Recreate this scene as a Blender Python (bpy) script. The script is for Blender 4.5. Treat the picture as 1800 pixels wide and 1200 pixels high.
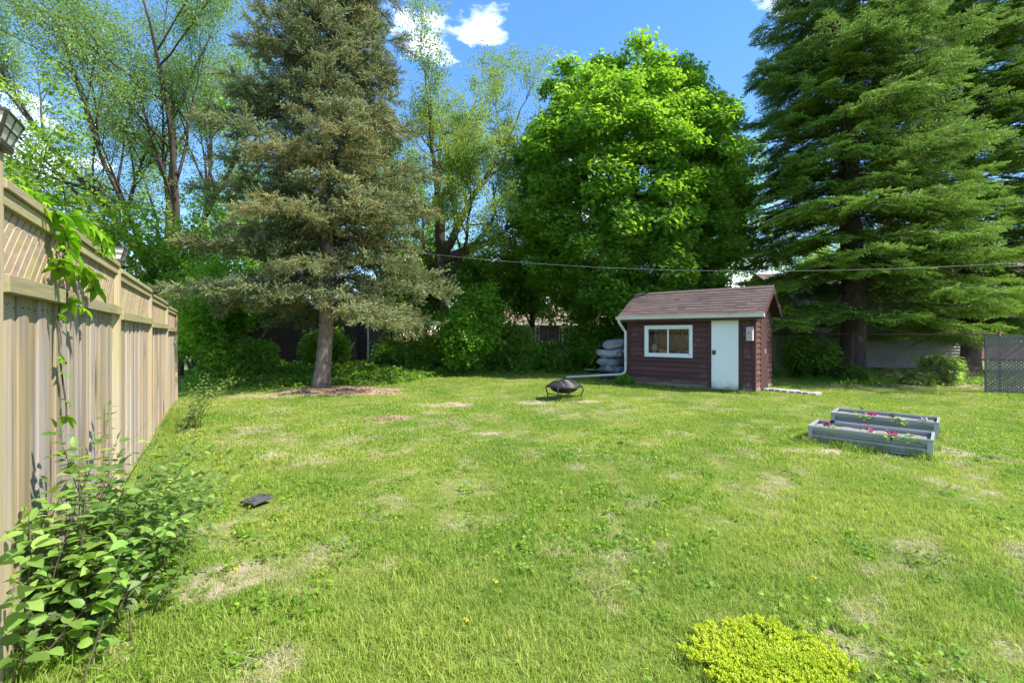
import bpy, math, random
import numpy as np
from mathutils import Vector, Matrix, Euler

for o in list(bpy.data.objects): bpy.data.objects.remove(o)
scene = bpy.context.scene
COL = scene.collection
R_ = math.radians
random.seed(5)

# ------------------------------------------------------------------ camera / sky / sun / exposure
CAM_H, F_PX, HOR = 1.45, 800.0, 587.0        # photograph is 1800 x 1200
cam_d = bpy.data.cameras.new('camera'); cam = bpy.data.objects.new('camera', cam_d); COL.objects.link(cam)
cam_d.sensor_width = 36.0; cam_d.lens = 36.0 * F_PX / 1800.0
cam_d.shift_y = -(600.0 - HOR) / 1800.0
cam_d.clip_start = 0.02; cam_d.clip_end = 2000
cam.location = (0, 0, CAM_H); cam.rotation_euler = (R_(90), 0, 0)
scene.camera = cam

SUN_DIR = Vector((0.78, -0.30, 0.98)).normalized()     # towards the sun
sun_el = math.asin(SUN_DIR.z); sun_az = math.atan2(SUN_DIR.x, SUN_DIR.y)
sd = bpy.data.lights.new('sun', 'SUN'); sd.energy = 2.05; sd.angle = R_(0.6); sd.color = (1.0, 0.94, 0.84)
sun = bpy.data.objects.new('sun', sd); COL.objects.link(sun)
sun.rotation_euler = SUN_DIR.to_track_quat('Z', 'Y').to_euler(); sun.location = (20, 0, 30)

world = bpy.data.worlds.new('World'); scene.world = world; world.use_nodes = True
wn = world.node_tree.nodes; wl = world.node_tree.links; wn.clear()
wout = wn.new('ShaderNodeOutputWorld'); wbg = wn.new('ShaderNodeBackground'); wbg.inputs['Strength'].default_value = 0.15
sky = wn.new('ShaderNodeTexSky'); sky.sky_type = 'NISHITA'; sky.sun_disc = False
sky.sun_elevation = sun_el; sky.sun_rotation = sun_az; sky.altitude = 300; sky.air_density = 1.0; sky.dust_density = 0.0; sky.ozone_density = 4.0
tc = wn.new('ShaderNodeTexCoord')
# clouds: broken cumulus from noise over the whole dome
cmap = wn.new('ShaderNodeMapping'); cmap.inputs['Scale'].default_value = (1, 1, 1.9); cmap.inputs['Location'].default_value = (1.1, 4.4, 0.0); cmap.inputs['Rotation'].default_value = (0, 0, R_(-3))
cn = wn.new('ShaderNodeTexNoise'); cn.inputs['Scale'].default_value = 2.6; cn.inputs['Detail'].default_value = 7; cn.inputs['Roughness'].default_value = 0.55
cr = wn.new('ShaderNodeValToRGB'); cr.color_ramp.elements[0].position = 0.572; cr.color_ramp.elements[1].position = 0.76
wl.new(tc.outputs['Generated'], cmap.inputs['Vector']); wl.new(cmap.outputs['Vector'], cn.inputs['Vector']); wl.new(cn.outputs['Fac'], cr.inputs['Fac'])
cmix = wn.new('ShaderNodeMix'); cmix.data_type = 'RGBA'; cmix.inputs[7].default_value = (10.5, 10.5, 10.5, 1)
hs = wn.new('ShaderNodeHueSaturation'); hs.inputs['Saturation'].default_value = 1.58; hs.inputs['Value'].default_value = 0.78; hs.inputs['Hue'].default_value = 0.512
gmn = wn.new('ShaderNodeGamma'); gmn.inputs[1].default_value = 0.6
wl.new(sky.outputs['Color'], gmn.inputs[0]); wl.new(gmn.outputs[0], hs.inputs['Color'])
wl.new(cr.outputs['Color'], cmix.inputs[0]); wl.new(hs.outputs['Color'], cmix.inputs[6])
wl.new(cmix.outputs[2], wbg.inputs['Color']); wl.new(wbg.outputs['Background'], wout.inputs['Surface'])

scene.view_settings.view_transform = 'Standard'; scene.view_settings.look = 'None'
scene.view_settings.exposure = 2.35; scene.view_settings.gamma = 1.0; scene.view_settings.use_curve_mapping = False
scene.render.engine = 'CYCLES'
scene.cycles.max_bounces = 10; scene.cycles.diffuse_bounces = 7; scene.cycles.transmission_bounces = 7; scene.cycles.transparent_max_bounces = 12
scene.cycles.use_denoising = True
scene.cycles.caustics_reflective = False; scene.cycles.caustics_refractive = False
scene.cycles.sample_clamp_indirect = 10

# ------------------------------------------------------------------ helpers
def at(px, py, z=0.0):
    """world point seen at photo pixel (px,py) on the height z"""
    Y = F_PX * (CAM_H - z) / (py - HOR)
    return Vector(((px - 900) / F_PX * Y, Y, z))
def atd(px, py, Y):
    return Vector(((px - 900) / F_PX * Y, Y, CAM_H + (HOR - py) / F_PX * Y))

def _hash(ix, iy, seed):
    h = (ix.astype(np.int64) * 374761393 + iy.astype(np.int64) * 668265263 + seed * 982451653) & 0x7fffffff
    h = ((h ^ (h >> 13)) * 1274126177) & 0x7fffffff
    return ((h ^ (h >> 16)) & 0xffff) / 65535.0
def vn(x, y, scale, seed=0):
    x = np.asarray(x, float) / scale; y = np.asarray(y, float) / scale
    ix = np.floor(x); iy = np.floor(y); fx = x - ix; fy = y - iy
    fx = fx * fx * (3 - 2 * fx); fy = fy * fy * (3 - 2 * fy)
    a = _hash(ix, iy, seed); b = _hash(ix + 1, iy, seed); c = _hash(ix, iy + 1, seed); d = _hash(ix + 1, iy + 1, seed)
    return (a * (1 - fx) + b * fx) * (1 - fy) + (c * (1 - fx) + d * fx) * fy
def fbm(x, y, scale, seed=0):
    return (vn(x, y, scale, seed) + 0.5 * vn(x, y, scale / 2, seed + 1) + 0.25 * vn(x, y, scale / 4, seed + 2)) / 1.75

def tag(o, label=None, cat=None, group=None, kind=None):
    if label: o['label'] = label
    if cat: o['category'] = cat
    if group: o['group'] = group
    if kind: o['kind'] = kind
    return o
def thing(name, label, cat, loc=(0, 0, 0), rotz=0.0, group=None):
    o = bpy.data.objects.new(name, None); COL.objects.link(o)
    o.location = loc; o.rotation_euler = (0, 0, rotz); o.empty_display_size = 0.1
    return tag(o, label, cat, group)

class MB:
    def __init__(s): s.v = []; s.f = []; s.mi = []; s.cur = 0
    def add(s, vs, fs):
        n = len(s.v); s.v.extend([tuple(p) for p in vs])
        for f in fs: s.f.append(tuple(i + n for i in f)); s.mi.append(s.cur)
    def box(s, x0, x1, y0, y1, z0, z1, M=None):
        vs = [Vector(p) for p in ((x0,y0,z0),(x1,y0,z0),(x1,y1,z0),(x0,y1,z0),(x0,y0,z1),(x1,y0,z1),(x1,y1,z1),(x0,y1,z1))]
        if M is not None: vs = [M @ p for p in vs]
        s.add(vs, [(3,2,1,0),(4,5,6,7),(0,1,5,4),(1,2,6,5),(2,3,7,6),(3,0,4,7)])
    def bar(s, a, b, w, t, up=(0, 0, 1)):
        a = Vector(a); b = Vector(b); d = (b - a); L = d.length; d.normalize(); up = Vector(up)
        sx = d.cross(up)
        if sx.length < 1e-4: sx = d.cross(Vector((1, 0, 0)))
        sx.normalize(); u2 = sx.cross(d)
        vs = []
        for p in (a, b):
            for i, j in ((-1,-1),(1,-1),(1,1),(-1,1)): vs.append(p + sx * (i * w / 2) + u2 * (j * t / 2))
        s.add(vs, [(0,1,2,3),(7,6,5,4),(0,4,5,1),(1,5,6,2),(2,6,7,3),(3,7,4,0)])
    def tube(s, pts, rad, n=6, cap=True):
        pts = [Vector(p) for p in pts]; rings = []
        if not hasattr(rad, '__len__'): rad = [rad] * len(pts)
        prev = None
        for i, p in enumerate(pts):
            d = (pts[min(i + 1, len(pts) - 1)] - pts[max(i - 1, 0)])
            if d.length < 1e-9: d = Vector((0, 0, 1))
            d.normalize()
            if prev is None:
                x = d.cross(Vector((0.3, 0.2, 1)))
                if x.length < 1e-3: x = d.cross(Vector((1, 0, 0)))
            else:
                x = prev - d * prev.dot(d)
            x.normalize(); prev = x; y = d.cross(x)
            rings.append([p + (x * math.cos(2 * math.pi * k / n) + y * math.sin(2 * math.pi * k / n)) * rad[i] for k in range(n)])
        base = len(s.v)
        for r in rings: s.v.extend([tuple(q) for q in r])
        for i in range(len(rings) - 1):
            for k in range(n):
                a = base + i * n + k; b = base + i * n + (k + 1) % n
                s.f.append((a, b, b + n, a + n)); s.mi.append(s.cur)
        if cap:
            s.f.append(tuple(base + k for k in range(n))[::-1]); s.mi.append(s.cur)
            s.f.append(tuple(base + (len(rings) - 1) * n + k for k in range(n))); s.mi.append(s.cur)
    def lathe(s, prof, n=32, c=(0, 0, 0), close=False):
        base = len(s.v); m = len(prof)
        for k in range(n):
            a = 2 * math.pi * k / n
            for r, z in prof: s.v.append((c[0] + r * math.cos(a), c[1] + r * math.sin(a), c[2] + z))
        for k in range(n):
            k2 = (k + 1) % n
            for i in range(m - 1):
                s.f.append((base + k * m + i, base + k2 * m + i, base + k2 * m + i + 1, base + k * m + i + 1)); s.mi.append(s.cur)
    def mesh(s, name, mats=()):
        me = bpy.data.meshes.new(name); me.from_pydata(s.v, [], s.f)
        if not isinstance(mats, (list, tuple)): mats = [mats]
        for m in mats: me.materials.append(m)
        if len(mats) > 1: me.polygons.foreach_set('material_index', s.mi)
        me.update(); return me
    def build(s, name, mats, parent=None, smooth=False, loc=None):
        me = s.mesh(name, mats)
        if smooth: me.polygons.foreach_set('use_smooth', [True] * len(me.polygons))
        return inst(name, me, parent, loc)
def inst(name, me, parent=None, loc=None, rot=None, scl=None):
    o = bpy.data.objects.new(name, me); COL.objects.link(o)
    if parent is not None: o.parent = parent
    if loc is not None: o.location = loc
    if rot is not None: o.rotation_euler = rot
    if scl is not None: o.scale = scl
    return o
def bevel(o, w=0.004, seg=2):
    m = o.modifiers.new('bevel', 'BEVEL'); m.width = w; m.segments = seg; m.limit_method = 'ANGLE'; return o

# ------------------------------------------------------------------ materials
def new_mat(name):
    m = bpy.data.materials.new(name); m.use_nodes = True; n = m.node_tree.nodes; n.clear()
    out = n.new('ShaderNodeOutputMaterial'); return m, n, m.node_tree.links, out
def mixc(n, l, fac, a, b):
    x = n.new('ShaderNodeMix'); x.data_type = 'RGBA'
    if hasattr(fac, 'node'): l.new(fac, x.inputs[0])
    else: x.inputs[0].default_value = fac
    for s, q in ((6, a), (7, b)):
        if hasattr(q, 'node'): l.new(q, x.inputs[s])
        else: x.inputs[s].default_value = (*q, 1)
    return x.outputs[2]
def ramp(n, l, src, p0, p1):
    r = n.new('ShaderNodeMapRange'); r.inputs[1].default_value = p0; r.inputs[2].default_value = p1; l.new(src, r.inputs[0]); return r.outputs[0]
def noise(n, l, scale, detail=4, stretch=(1, 1, 1), coord='Object', rough=0.55):
    t = n.new('ShaderNodeTexCoord'); mp = n.new('ShaderNodeMapping'); mp.inputs['Scale'].default_value = stretch
    oi = n.new('ShaderNodeObjectInfo')
    add = n.new('ShaderNodeVectorMath'); add.operation = 'ADD'
    sc = n.new('ShaderNodeMath'); sc.operation = 'MULTIPLY'; sc.inputs[1].default_value = 37.0
    l.new(oi.outputs['Random'], sc.inputs[0]); l.new(t.outputs[coord], add.inputs[0]); l.new(sc.outputs[0], add.inputs[1])
    l.new(add.outputs[0], mp.inputs['Vector'])
    x = n.new('ShaderNodeTexNoise'); x.inputs['Scale'].default_value = scale; x.inputs['Detail'].default_value = detail; x.inputs['Roughness'].default_value = rough
    l.new(mp.outputs['Vector'], x.inputs['Vector']); return x.outputs['Fac']
def mat(name, c1, c2=None, scale=6, stretch=(1, 1, 1), rough=0.75, bump=0.0, bscale=None, metal=0.0, rnd=0.0, c3=None, c3scale=1.5, c3lo=0.55, c3hi=0.7, spec=0.4, dirt=False):
    m, n, l, out = new_mat(name); b = n.new('ShaderNodeBsdfPrincipled')
    b.inputs['Roughness'].default_value = rough; b.inputs['Metallic'].default_value = metal; b.inputs['Specular IOR Level'].default_value = spec
    f = noise(n, l, scale, 6, stretch)
    c = mixc(n, l, ramp(n, l, f, 0.3, 0.7), c1, c2 if c2 else tuple(x * 0.7 for x in c1))
    if c3: c = mixc(n, l, ramp(n, l, noise(n, l, c3scale, 5), c3lo, c3hi), c, c3)
    if dirt:
        ge = n.new('ShaderNodeNewGeometry'); sx = n.new('ShaderNodeSeparateXYZ'); l.new(ge.outputs['Position'], sx.inputs[0]); ad = n.new('ShaderNodeMath'); ad.operation = 'MULTIPLY_ADD'; ad.inputs[1].default_value = -.45; l.new(noise(n, l, 5, 6), ad.inputs[0]); l.new(sx.outputs['Z'], ad.inputs[2])
        dm_ = n.new('ShaderNodeMath'); dm_.operation = 'MULTIPLY'; dm_.inputs[1].default_value = .6; l.new(ramp(n, l, ad.outputs[0], .02, -.16), dm_.inputs[0]); c = mixc(n, l, dm_.outputs[0], c, (.26, .21, .15))
    if rnd:
        oi = n.new('ShaderNodeObjectInfo'); h = n.new('ShaderNodeHueSaturation')
        h.inputs['Value'].default_value = 1; l.new(c, h.inputs['Color'])
        r = n.new('ShaderNodeMapRange'); r.inputs[3].default_value = 1 - rnd; r.inputs[4].default_value = 1 + rnd; l.new(oi.outputs['Random'], r.inputs[0]); l.new(r.outputs[0], h.inputs['Value'])
        c = h.outputs['Color']
    l.new(c, b.inputs['Base Color'])
    if bump:
        bp = n.new('ShaderNodeBump'); bp.inputs['Strength'].default_value = bump; bp.inputs['Distance'].default_value = 0.01
        l.new(noise(n, l, bscale or scale * 2, 6, stretch), bp.inputs['Height']); l.new(bp.outputs['Normal'], b.inputs['Normal'])
    l.new(b.outputs[0], out.inputs['Surface']); return m
def leafmat(name, c1, c2, trans=0.35, tcol=None, rough=0.5, c3=None, tip=None, vary=0.32, tint_attr=True):
    """leaf: colour runs c1 -> c2 by the per-leaf-cluster tint (its kind), c3 by a second random share, tip = young growth"""
    m, n, l, out = new_mat(name)
    at_ = n.new('ShaderNodeAttribute'); at_.attribute_type = 'INSTANCER'; at_.attribute_name = 'tint'
    lf = n.new('ShaderNodeAttribute'); lf.attribute_type = 'GEOMETRY'; lf.attribute_name = 'lv'
    oi = n.new('ShaderNodeObjectInfo')
    src = at_.outputs['Fac'] if tint_attr else oi.outputs['Random']
    c = mixc(n, l, src, c1, c2)
    if c3:
        q = n.new('ShaderNodeAttribute'); q.attribute_type = 'INSTANCER'; q.attribute_name = 'tint2'
        c = mixc(n, l, q.outputs['Fac'], c, c3)
    if tip:
        q = n.new('ShaderNodeAttribute'); q.attribute_type = 'GEOMETRY'; q.attribute_name = 'tip'
        c = mixc(n, l, q.outputs['Fac'], c, tip)
    h = n.new('ShaderNodeHueSaturation'); l.new(c, h.inputs['Color'])
    r = n.new('ShaderNodeMapRange'); r.inputs[3].default_value = 1 - vary; r.inputs[4].default_value = 1 + vary; l.new(lf.outputs['Fac'], r.inputs[0]); l.new(r.outputs[0], h.inputs['Value'])
    c = h.outputs['Color']
    b = n.new('ShaderNodeBsdfPrincipled'); b.inputs['Roughness'].default_value = rough; b.inputs['Specular IOR Level'].default_value = 0.3
    t = n.new('ShaderNodeBsdfTranslucent')
    if tcol:
        tm = n.new('ShaderNodeMix'); tm.data_type = 'RGBA'; tm.blend_type = 'MULTIPLY'; tm.inputs[0].default_value = 1
        l.new(c, tm.inputs[6]); tm.inputs[7].default_value = (*tcol, 1); l.new(tm.outputs[2], t.inputs['Color'])
    else: l.new(c, t.inputs['Color'])
    mx = n.new('ShaderNodeMixShader'); mx.inputs[0].default_value = trans
    l.new(c, b.inputs['Base Color']); l.new(b.outputs[0], mx.inputs[1]); l.new(t.outputs[0], mx.inputs[2]); l.new(mx.outputs[0], out.inputs['Surface'])
    return m

TC = (2.0, 1.9, 0.7)
M = {}
M['bark_spruce'] = mat('bark_spruce', (0.29, 0.225, 0.175), (0.13, 0.10, 0.08), 5, (3, 3, 0.8), 0.9, 0.9, 9, c3=(0.36, 0.30, 0.25), c3scale=7)
M['bark_dark'] = mat('bark_dark', (0.10, 0.07, 0.055), (0.045, 0.033, 0.028), 5, (3, 3, 0.6), 0.9, 0.9, 9)
M['bark_grey'] = mat('bark_grey', (0.22, 0.175, 0.13), (0.10, 0.08, 0.06), 4, (3, 3, 0.5), 0.9, 0.8, 9)
M['twig'] = mat('twig', (0.11, 0.085, 0.06), (0.06, 0.045, 0.035), 8, rough=0.9)
M['twig_pale'] = mat('twig_pale', (0.35, 0.29, 0.2), (0.22, 0.17, 0.12), 8, rough=0.9)
M['needle_blue'] = leafmat('needle_blue', (0.175, 0.215, 0.062), (0.25, 0.295, 0.115), 0.25, c3=(0.37, 0.31, 0.10), tip=(0.31, 0.35, 0.17), vary=0.3)
M['needle_green'] = leafmat('needle_green', (0.105, 0.19, 0.032), (0.155, 0.255, 0.042), 0.3, c3=(0.31, 0.47, 0.06), tip=(0.27, 0.44, 0.05), vary=0.25)
M['leaf_maple'] = leafmat('leaf_maple', (0.115, 0.24, 0.034), (0.21, 0.365, 0.055), 0.52, TC, 0.42)
M['leaf_willow'] = leafmat('leaf_willow', (0.15, 0.26, 0.07), (0.27, 0.37, 0.10), 0.45, (1.2, 1.3, 0.8), 0.5)
M['leaf_elm'] = leafmat('leaf_elm', (0.17, 0.27, 0.05), (0.31, 0.39, 0.075), 0.45, (1.2, 1.3, 0.7), 0.5)
M['leaf_dark'] = leafmat('leaf_dark', (0.135, 0.24, 0.042), (0.21, 0.34, 0.055), 0.5, TC, 0.5)
M['leaf_bright'] = leafmat('leaf_bright', (0.12, 0.26, 0.03), (0.21, 0.38, 0.04), 0.48, TC, 0.5)
M['leaf_bush'] = leafmat('leaf_bush', (0.18, 0.32, 0.075), (0.30, 0.43, 0.11), 0.48, TC, 0.42, tint_attr=False)
M['leaf_grey'] = leafmat('leaf_grey', (0.12, 0.17, 0.08), (0.17, 0.22, 0.10), 0.3, None, 0.6, tint_attr=False)
M['leaf_vine'] = leafmat('leaf_vine', (0.13, 0.30, 0.015), (0.24, 0.42, 0.025), 0.4, (1.6, 1.7, 0.6), 0.4, tint_attr=False)
M['grass'] = leafmat('grass', (0.185, 0.31, 0.042), (0.41, 0.465, 0.10), 0.45, (1.4, 1.4, 0.8), 0.5, c3=(0.40, 0.345, 0.19), vary=0.3)
M['straw'] = leafmat('straw', (0.42, 0.38, 0.22), (0.54, 0.50, 0.34), 0.2, None, 0.7)
M['clover'] = leafmat('clover', (0.10, 0.225, 0.018), (0.20, 0.33, 0.025), 0.35, TC, 0.5)
M['sedum'] = leafmat('sedum', (0.34, 0.48, 0.02), (0.55, 0.62, 0.03), 0.35, None, 0.5)
M['dead_leaf'] = leafmat('dead_leaf', (0.24, 0.12, 0.085), (0.40, 0.26, 0.18), 0.1, None, 0.8, vary=0.4)

# ------------------------------------------------------------------ scattering (geometry nodes, for what nobody could count)
def scatter(name, P, Rt, S, protos, parent=None, tint=None, tint2=None, kind='stuff', vid=None):
    P = np.asarray(P, np.float32); N = len(P)
    me = bpy.data.meshes.new(name); me.vertices.add(N); me.vertices.foreach_set('co', P.ravel())
    rng = np.random.default_rng(N + len(name))
    def att(nm, ty, arr, key='value'):
        a = me.attributes.new(nm, ty, 'POINT'); a.data.foreach_set(key, np.asarray(arr).ravel())
    att('rot', 'FLOAT_VECTOR', np.asarray(Rt, np.float32), 'vector'); att('scl', 'FLOAT', np.asarray(S, np.float32))
    att('tint', 'FLOAT', np.asarray(tint if tint is not None else rng.random(N), np.float32))
    att('tint2', 'FLOAT', np.asarray(tint2 if tint2 is not None else np.zeros(N), np.float32))
    att('vid', 'INT', np.asarray(vid if vid is not None else rng.integers(0, len(protos), N), np.int32))
    o = bpy.data.objects.new(name, me); COL.objects.link(o)
    if parent is not None: o.parent = parent
    if kind: o['kind'] = kind
    key = 'scatter_' + '_'.join(p.name for p in protos)
    ng = bpy.data.node_groups.get(key)
    if ng is None:
        ng = bpy.data.node_groups.new(key, 'GeometryNodeTree')
        ng.interface.new_socket('Geometry', in_out='INPUT', socket_type='NodeSocketGeometry')
        ng.interface.new_socket('Geometry', in_out='OUTPUT', socket_type='NodeSocketGeometry')
        n = ng.nodes; l = ng.links
        gi = n.new('NodeGroupInput'); go = n.new('NodeGroupOutput'); ip = n.new('GeometryNodeInstanceOnPoints')
        jn = n.new('GeometryNodeJoinGeometry')
        for p in protos:
            oi = n.new('GeometryNodeObjectInfo'); oi.inputs['Object'].default_value = p
            gti = n.new('GeometryNodeGeometryToInstance'); l.new(oi.outputs['Geometry'], gti.inputs[0]); l.new(gti.outputs[0], jn.inputs[0])
        def na(nm, ty):
            x = n.new('GeometryNodeInputNamedAttribute'); x.data_type = ty; x.inputs[0].default_value = nm; return x.outputs[0]
        e2r = n.new('FunctionNodeEulerToRotation'); l.new(na('rot', 'FLOAT_VECTOR'), e2r.inputs[0])
        l.new(gi.outputs[0], ip.inputs['Points']); l.new(jn.outputs[0], ip.inputs['Instance'])
        ip.inputs['Pick Instance'].default_value = True
        l.new(na('vid', 'INT'), ip.inputs['Instance Index']); l.new(e2r.outputs[0], ip.inputs['Rotation']); l.new(na('scl', 'FLOAT'), ip.inputs['Scale'])
        l.new(ip.outputs[0], go.inputs[0])
    md = o.modifiers.new('scatter', 'NODES'); md.node_group = ng
    return o
def proto(name, vs, fs, m, lv=None, tip=None):
    me = bpy.data.meshes.new(name); me.from_pydata([tuple(v) for v in vs], [], [tuple(f) for f in fs]); me.materials.append(m)
    if lv is not None: a = me.attributes.new('lv', 'FLOAT', 'POINT'); a.data.foreach_set('value', np.asarray(lv, np.float32))
    if tip is not None: a = me.attributes.new('tip', 'FLOAT', 'POINT'); a.data.foreach_set('value', np.asarray(tip, np.float32))
    me.update()
    return bpy.data.objects.new(name, me)          # not linked: only the scatterers use it

# leaf outlines: (verts, faces) along +X, unit length
def L_simple():
    return [(0,0,0),(0.45,0.24,0.05),(1,0,-0.05),(0.45,-0.24,0.05)], [(0,2,1),(0,3,2)]
def L_ovate(w=0.3, fold=0.06, droop=0.12):
    v = [(0,0,0),(0.28,0,-0.01),(0.62,0,-0.04),(1,0,-droop),(0.16,w*0.75,fold),(0.42,w,fold),(0.74,w*0.66,fold-droop*0.4),(0.16,-w*0.75,fold),(0.42,-w,fold),(0.74,-w*0.66,fold-droop*0.4)]
    f = [(0,1,4),(1,5,4),(1,2,5),(2,6,5),(2,3,6),(0,7,1),(1,7,8),(1,8,2),(2,8,9),(2,9,3)]
    return v, f
def L_maple():
    pol = [(180,0.08),(128,0.34),(112,0.22),(82,0.62),(60,0.33),(40,0.5),(24,0.36),(0,0.72),(-24,0.36),(-40,0.5),(-60,0.33),(-82,0.62),(-112,0.22),(-128,0.34)]
    v = [(0.35, 0, -0.05)]
    for a, r in pol: v.append((0.35 + r * math.cos(R_(a)), r * math.sin(R_(a)), 0.04 - 0.12 * r * r))
    k = len(pol); return v, [(0, 1 + (i + 1) % k, 1 + i) for i in range(k)]
def L_palmate(rng):
    V = []; Fc = []
    for a, s in ((-95, 0.6), (-48, 0.85), (0, 1.0), (48, 0.85), (95, 0.6)):
        v, f = L_ovate(0.23, 0.05, 0.3); a = R_(a + rng.uniform(-8, 8)); b = len(V); dz = rng.uniform(-.1, .1)
        for x, y, z in v:
            x *= s; y *= s; x0 = x
            V.append((x0 * math.cos(a) - y * math.sin(a), x0 * math.sin(a) + y * math.cos(a), z * s - dz * x0 - 0.12 * x0 * x0))
        Fc += [tuple(i + b for i in q) for q in f]
    return V, Fc
def cluster(name, m, leaf, n, rad, size, seed, flat=0.5, tilt=35, twig=True):
    rng = np.random.default_rng(seed); V = []; Fc = []; lv = []
    lv0, lf0 = leaf
    for i in range(n):
        d = rng.normal(size=3); d /= np.linalg.norm(d); p = d * rad * rng.random() ** 0.5; p[2] *= flat
        yaw = math.atan2(p[1], p[0]) + rng.normal(0, 0.7); s = size * rng.uniform(0.65, 1.15)
        mt = Matrix.Translation(p) @ Euler((R_(rng.normal(0, tilt)), R_(rng.normal(18, tilt * 0.8)), yaw)).to_matrix().to_4x4() @ Matrix.Scale(s, 4)
        b = len(V); V += [tuple(mt @ Vector(q)) for q in lv0]; Fc += [tuple(j + b for j in q) for q in lf0]; lv += [rng.random()] * len(lv0)
    return proto(name, V, Fc, m, lv)
def spray(name, m, seed, width=0.34, nw=0.0085, nl=0.045, dens=62, droop=0.10, tipfrac=0.28, zsp=.15):
    """a conifer branchlet, unit length along +X: side shoots, each a brush of needles"""
    rng = np.random.default_rng(seed); V = []; Fc = []; lv = []; tp = []
    shoots = [(np.array([0., 0, 0]), np.array([1., 0, -0.03]), 1.0)]
    s = 0.12; side = 1
    while s < 0.95:
        L = (1 - s) * width + 0.13; L *= rng.uniform(0.75, 1.2)
        a = R_(rng.uniform(40, 62)) * side
        shoots.append((np.array([s, 0, -droop * s * s]), np.array([math.cos(a), math.sin(a), rng.normal(-0.04, zsp)]), L))
        side = -side; s += rng.uniform(0.045, 0.085)
    for p0, d, L in shoots:
        d = d / np.linalg.norm(d); n = int(L * dens); sh = rng.random()
        x = np.cross(d, [0, 0, 1]); x /= np.linalg.norm(x); y = np.cross(x, d)
        b = len(V)
        for k, (pp, rr) in enumerate(((p0, 0.008), (p0 + d * L, 0.003))):
            for q in range(3):
                an = q * 2.094; V.append(tuple(pp + (x * math.cos(an) + y * math.sin(an)) * rr + np.array([0, 0, -droop * (L * k) ** 2]))); lv.append(0.0); tp.append(0.0)
        for q in range(3): Fc.append((b + q, b + (q + 1) % 3, b + 3 + (q + 1) % 3, b + 3 + q))
        for i in range(n):
            t = (i + rng.random()) / n; p = p0 + d * (t * L) + np.array([0, 0, -droop * (t * L) ** 2]); an = rng.uniform(0, 6.283)
            o = x * math.cos(an) + y * math.sin(an); nd = d * rng.uniform(0.55, 0.95) + o; nd /= np.linalg.norm(nd)
            w = np.cross(nd, o); w = w / (np.linalg.norm(w) + 1e-6) * nw; ln = nl * rng.uniform(0.8, 1.25)
            b = len(V); V += [tuple(p - w), tuple(p + w), tuple(p + nd * ln)]; Fc.append((b, b + 1, b + 2)); lv += [sh] * 3
            tt = max(0.0, (t - (1 - tipfrac)) / tipfrac) if tipfrac > 0 else 0; tp += [min(1, tt * 1.6)] * 3
    return proto(name, V, Fc, m, lv, tp)

# ------------------------------------------------------------------ setting: ground and lawn
M['soil'] = mat('soil', (0.16, 0.125, 0.085), (0.10, 0.085, 0.055), 7, rough=0.95, bump=0.6, bscale=30)
def fence_x(Y): return -0.90 - 0.65 * Y
U = Vector((0.77, -0.638, 0)).normalized(); V2 = Vector((-U.y, U.x, 0))     # shed front / depth directions
P0 = Vector((3.345, 13.18, 0)); SH_L, SH_D = 3.33, 2.12
Pu = Vector((0.72, -0.694, 0)).normalized(); Pv = Vector((-Pu.y, Pu.x, 0))
PL_A = Vector((4.0, 6.15, 0)); PL_B = Vector((5.04, 7.19, 0)); PL_L, PL_D, PL_H = 1.24, 0.6, 0.215
def in_rect(x, y, o, u, v, L, D, pad=0.0):
    dx = x - o.x; dy = y - o.y; a = dx * u.x + dy * u.y; b = dx * v.x + dy * v.y
    return (a > -pad) & (a < L + pad) & (b > -pad) & (b < D + pad)
def in_ell(x, y, c, rx, ry, rag=0.25, seed=3):
    return ((x - c[0]) / rx) ** 2 + ((y - c[1]) / ry) ** 2 < 1 + rag * 2 * (vn(x, y, 0.45, seed) - 0.5) * 2
MULCH = ((-4.35, 11.7), 1.6, 0.85); LITTER = ((-2.1, 7.75), 0.42, 0.30); SEDUM = ((1.16, 1.97), 0.34, 0.27)
BARE = [((-5.6, 10.6), 1.3, 0.35), ((-1.4, 9.4), 0.5, 0.3), ((1.15, 9.7), 0.9, 0.3), ((-1.75, 2.7), 0.22, 0.22), ((1.55, 2.12), 0.10, 0.12), ((3.75, 5.65), 0.5, 0.15), ((5.35, 5.75), 0.4, 0.25),
        ((11.5, 12.6), 2.6, 0.7), ((-2.2, 1.9), 0.3, 0.15), ((-0.35, 6.7), 0.25, 0.12), ((5.5, 6.6), .5, .3)]
DRAIN = at(452, 883)
def dryness(x, y):
    """0 lush .. 1 straw, where the lawn itself is dry"""
    d = fbm(x, y, 2.4, 11) * 0.24 + fbm(x, y, 0.26, 21) * 0.76
    st = fbm((x * 0.8 + y * 0.6) * 0.55, (y * 0.8 - x * 0.6) * 2.4, 0.5, 31)      # mower windrows, diagonal
    w = 0.35 + 0.4 * np.clip((np.asarray(x) + 1.0) / 3.0, 0, 1)
    d = d * (1 - 0.5 * w) + st * 0.5 * w
    d = (d - 0.45) * 2.4
    return np.clip(d, 0, 1)
def bare(x, y):
    b = np.zeros(np.shape(x), bool)
    for c, rx, ry in BARE: b |= in_ell(x, y, c, rx, ry, 0.45, 7)
    return b
def gz(x, y):
    return 0.05 * (fbm(x, y, 2.2, 51) - 0.5) + 0.0 * x

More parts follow.
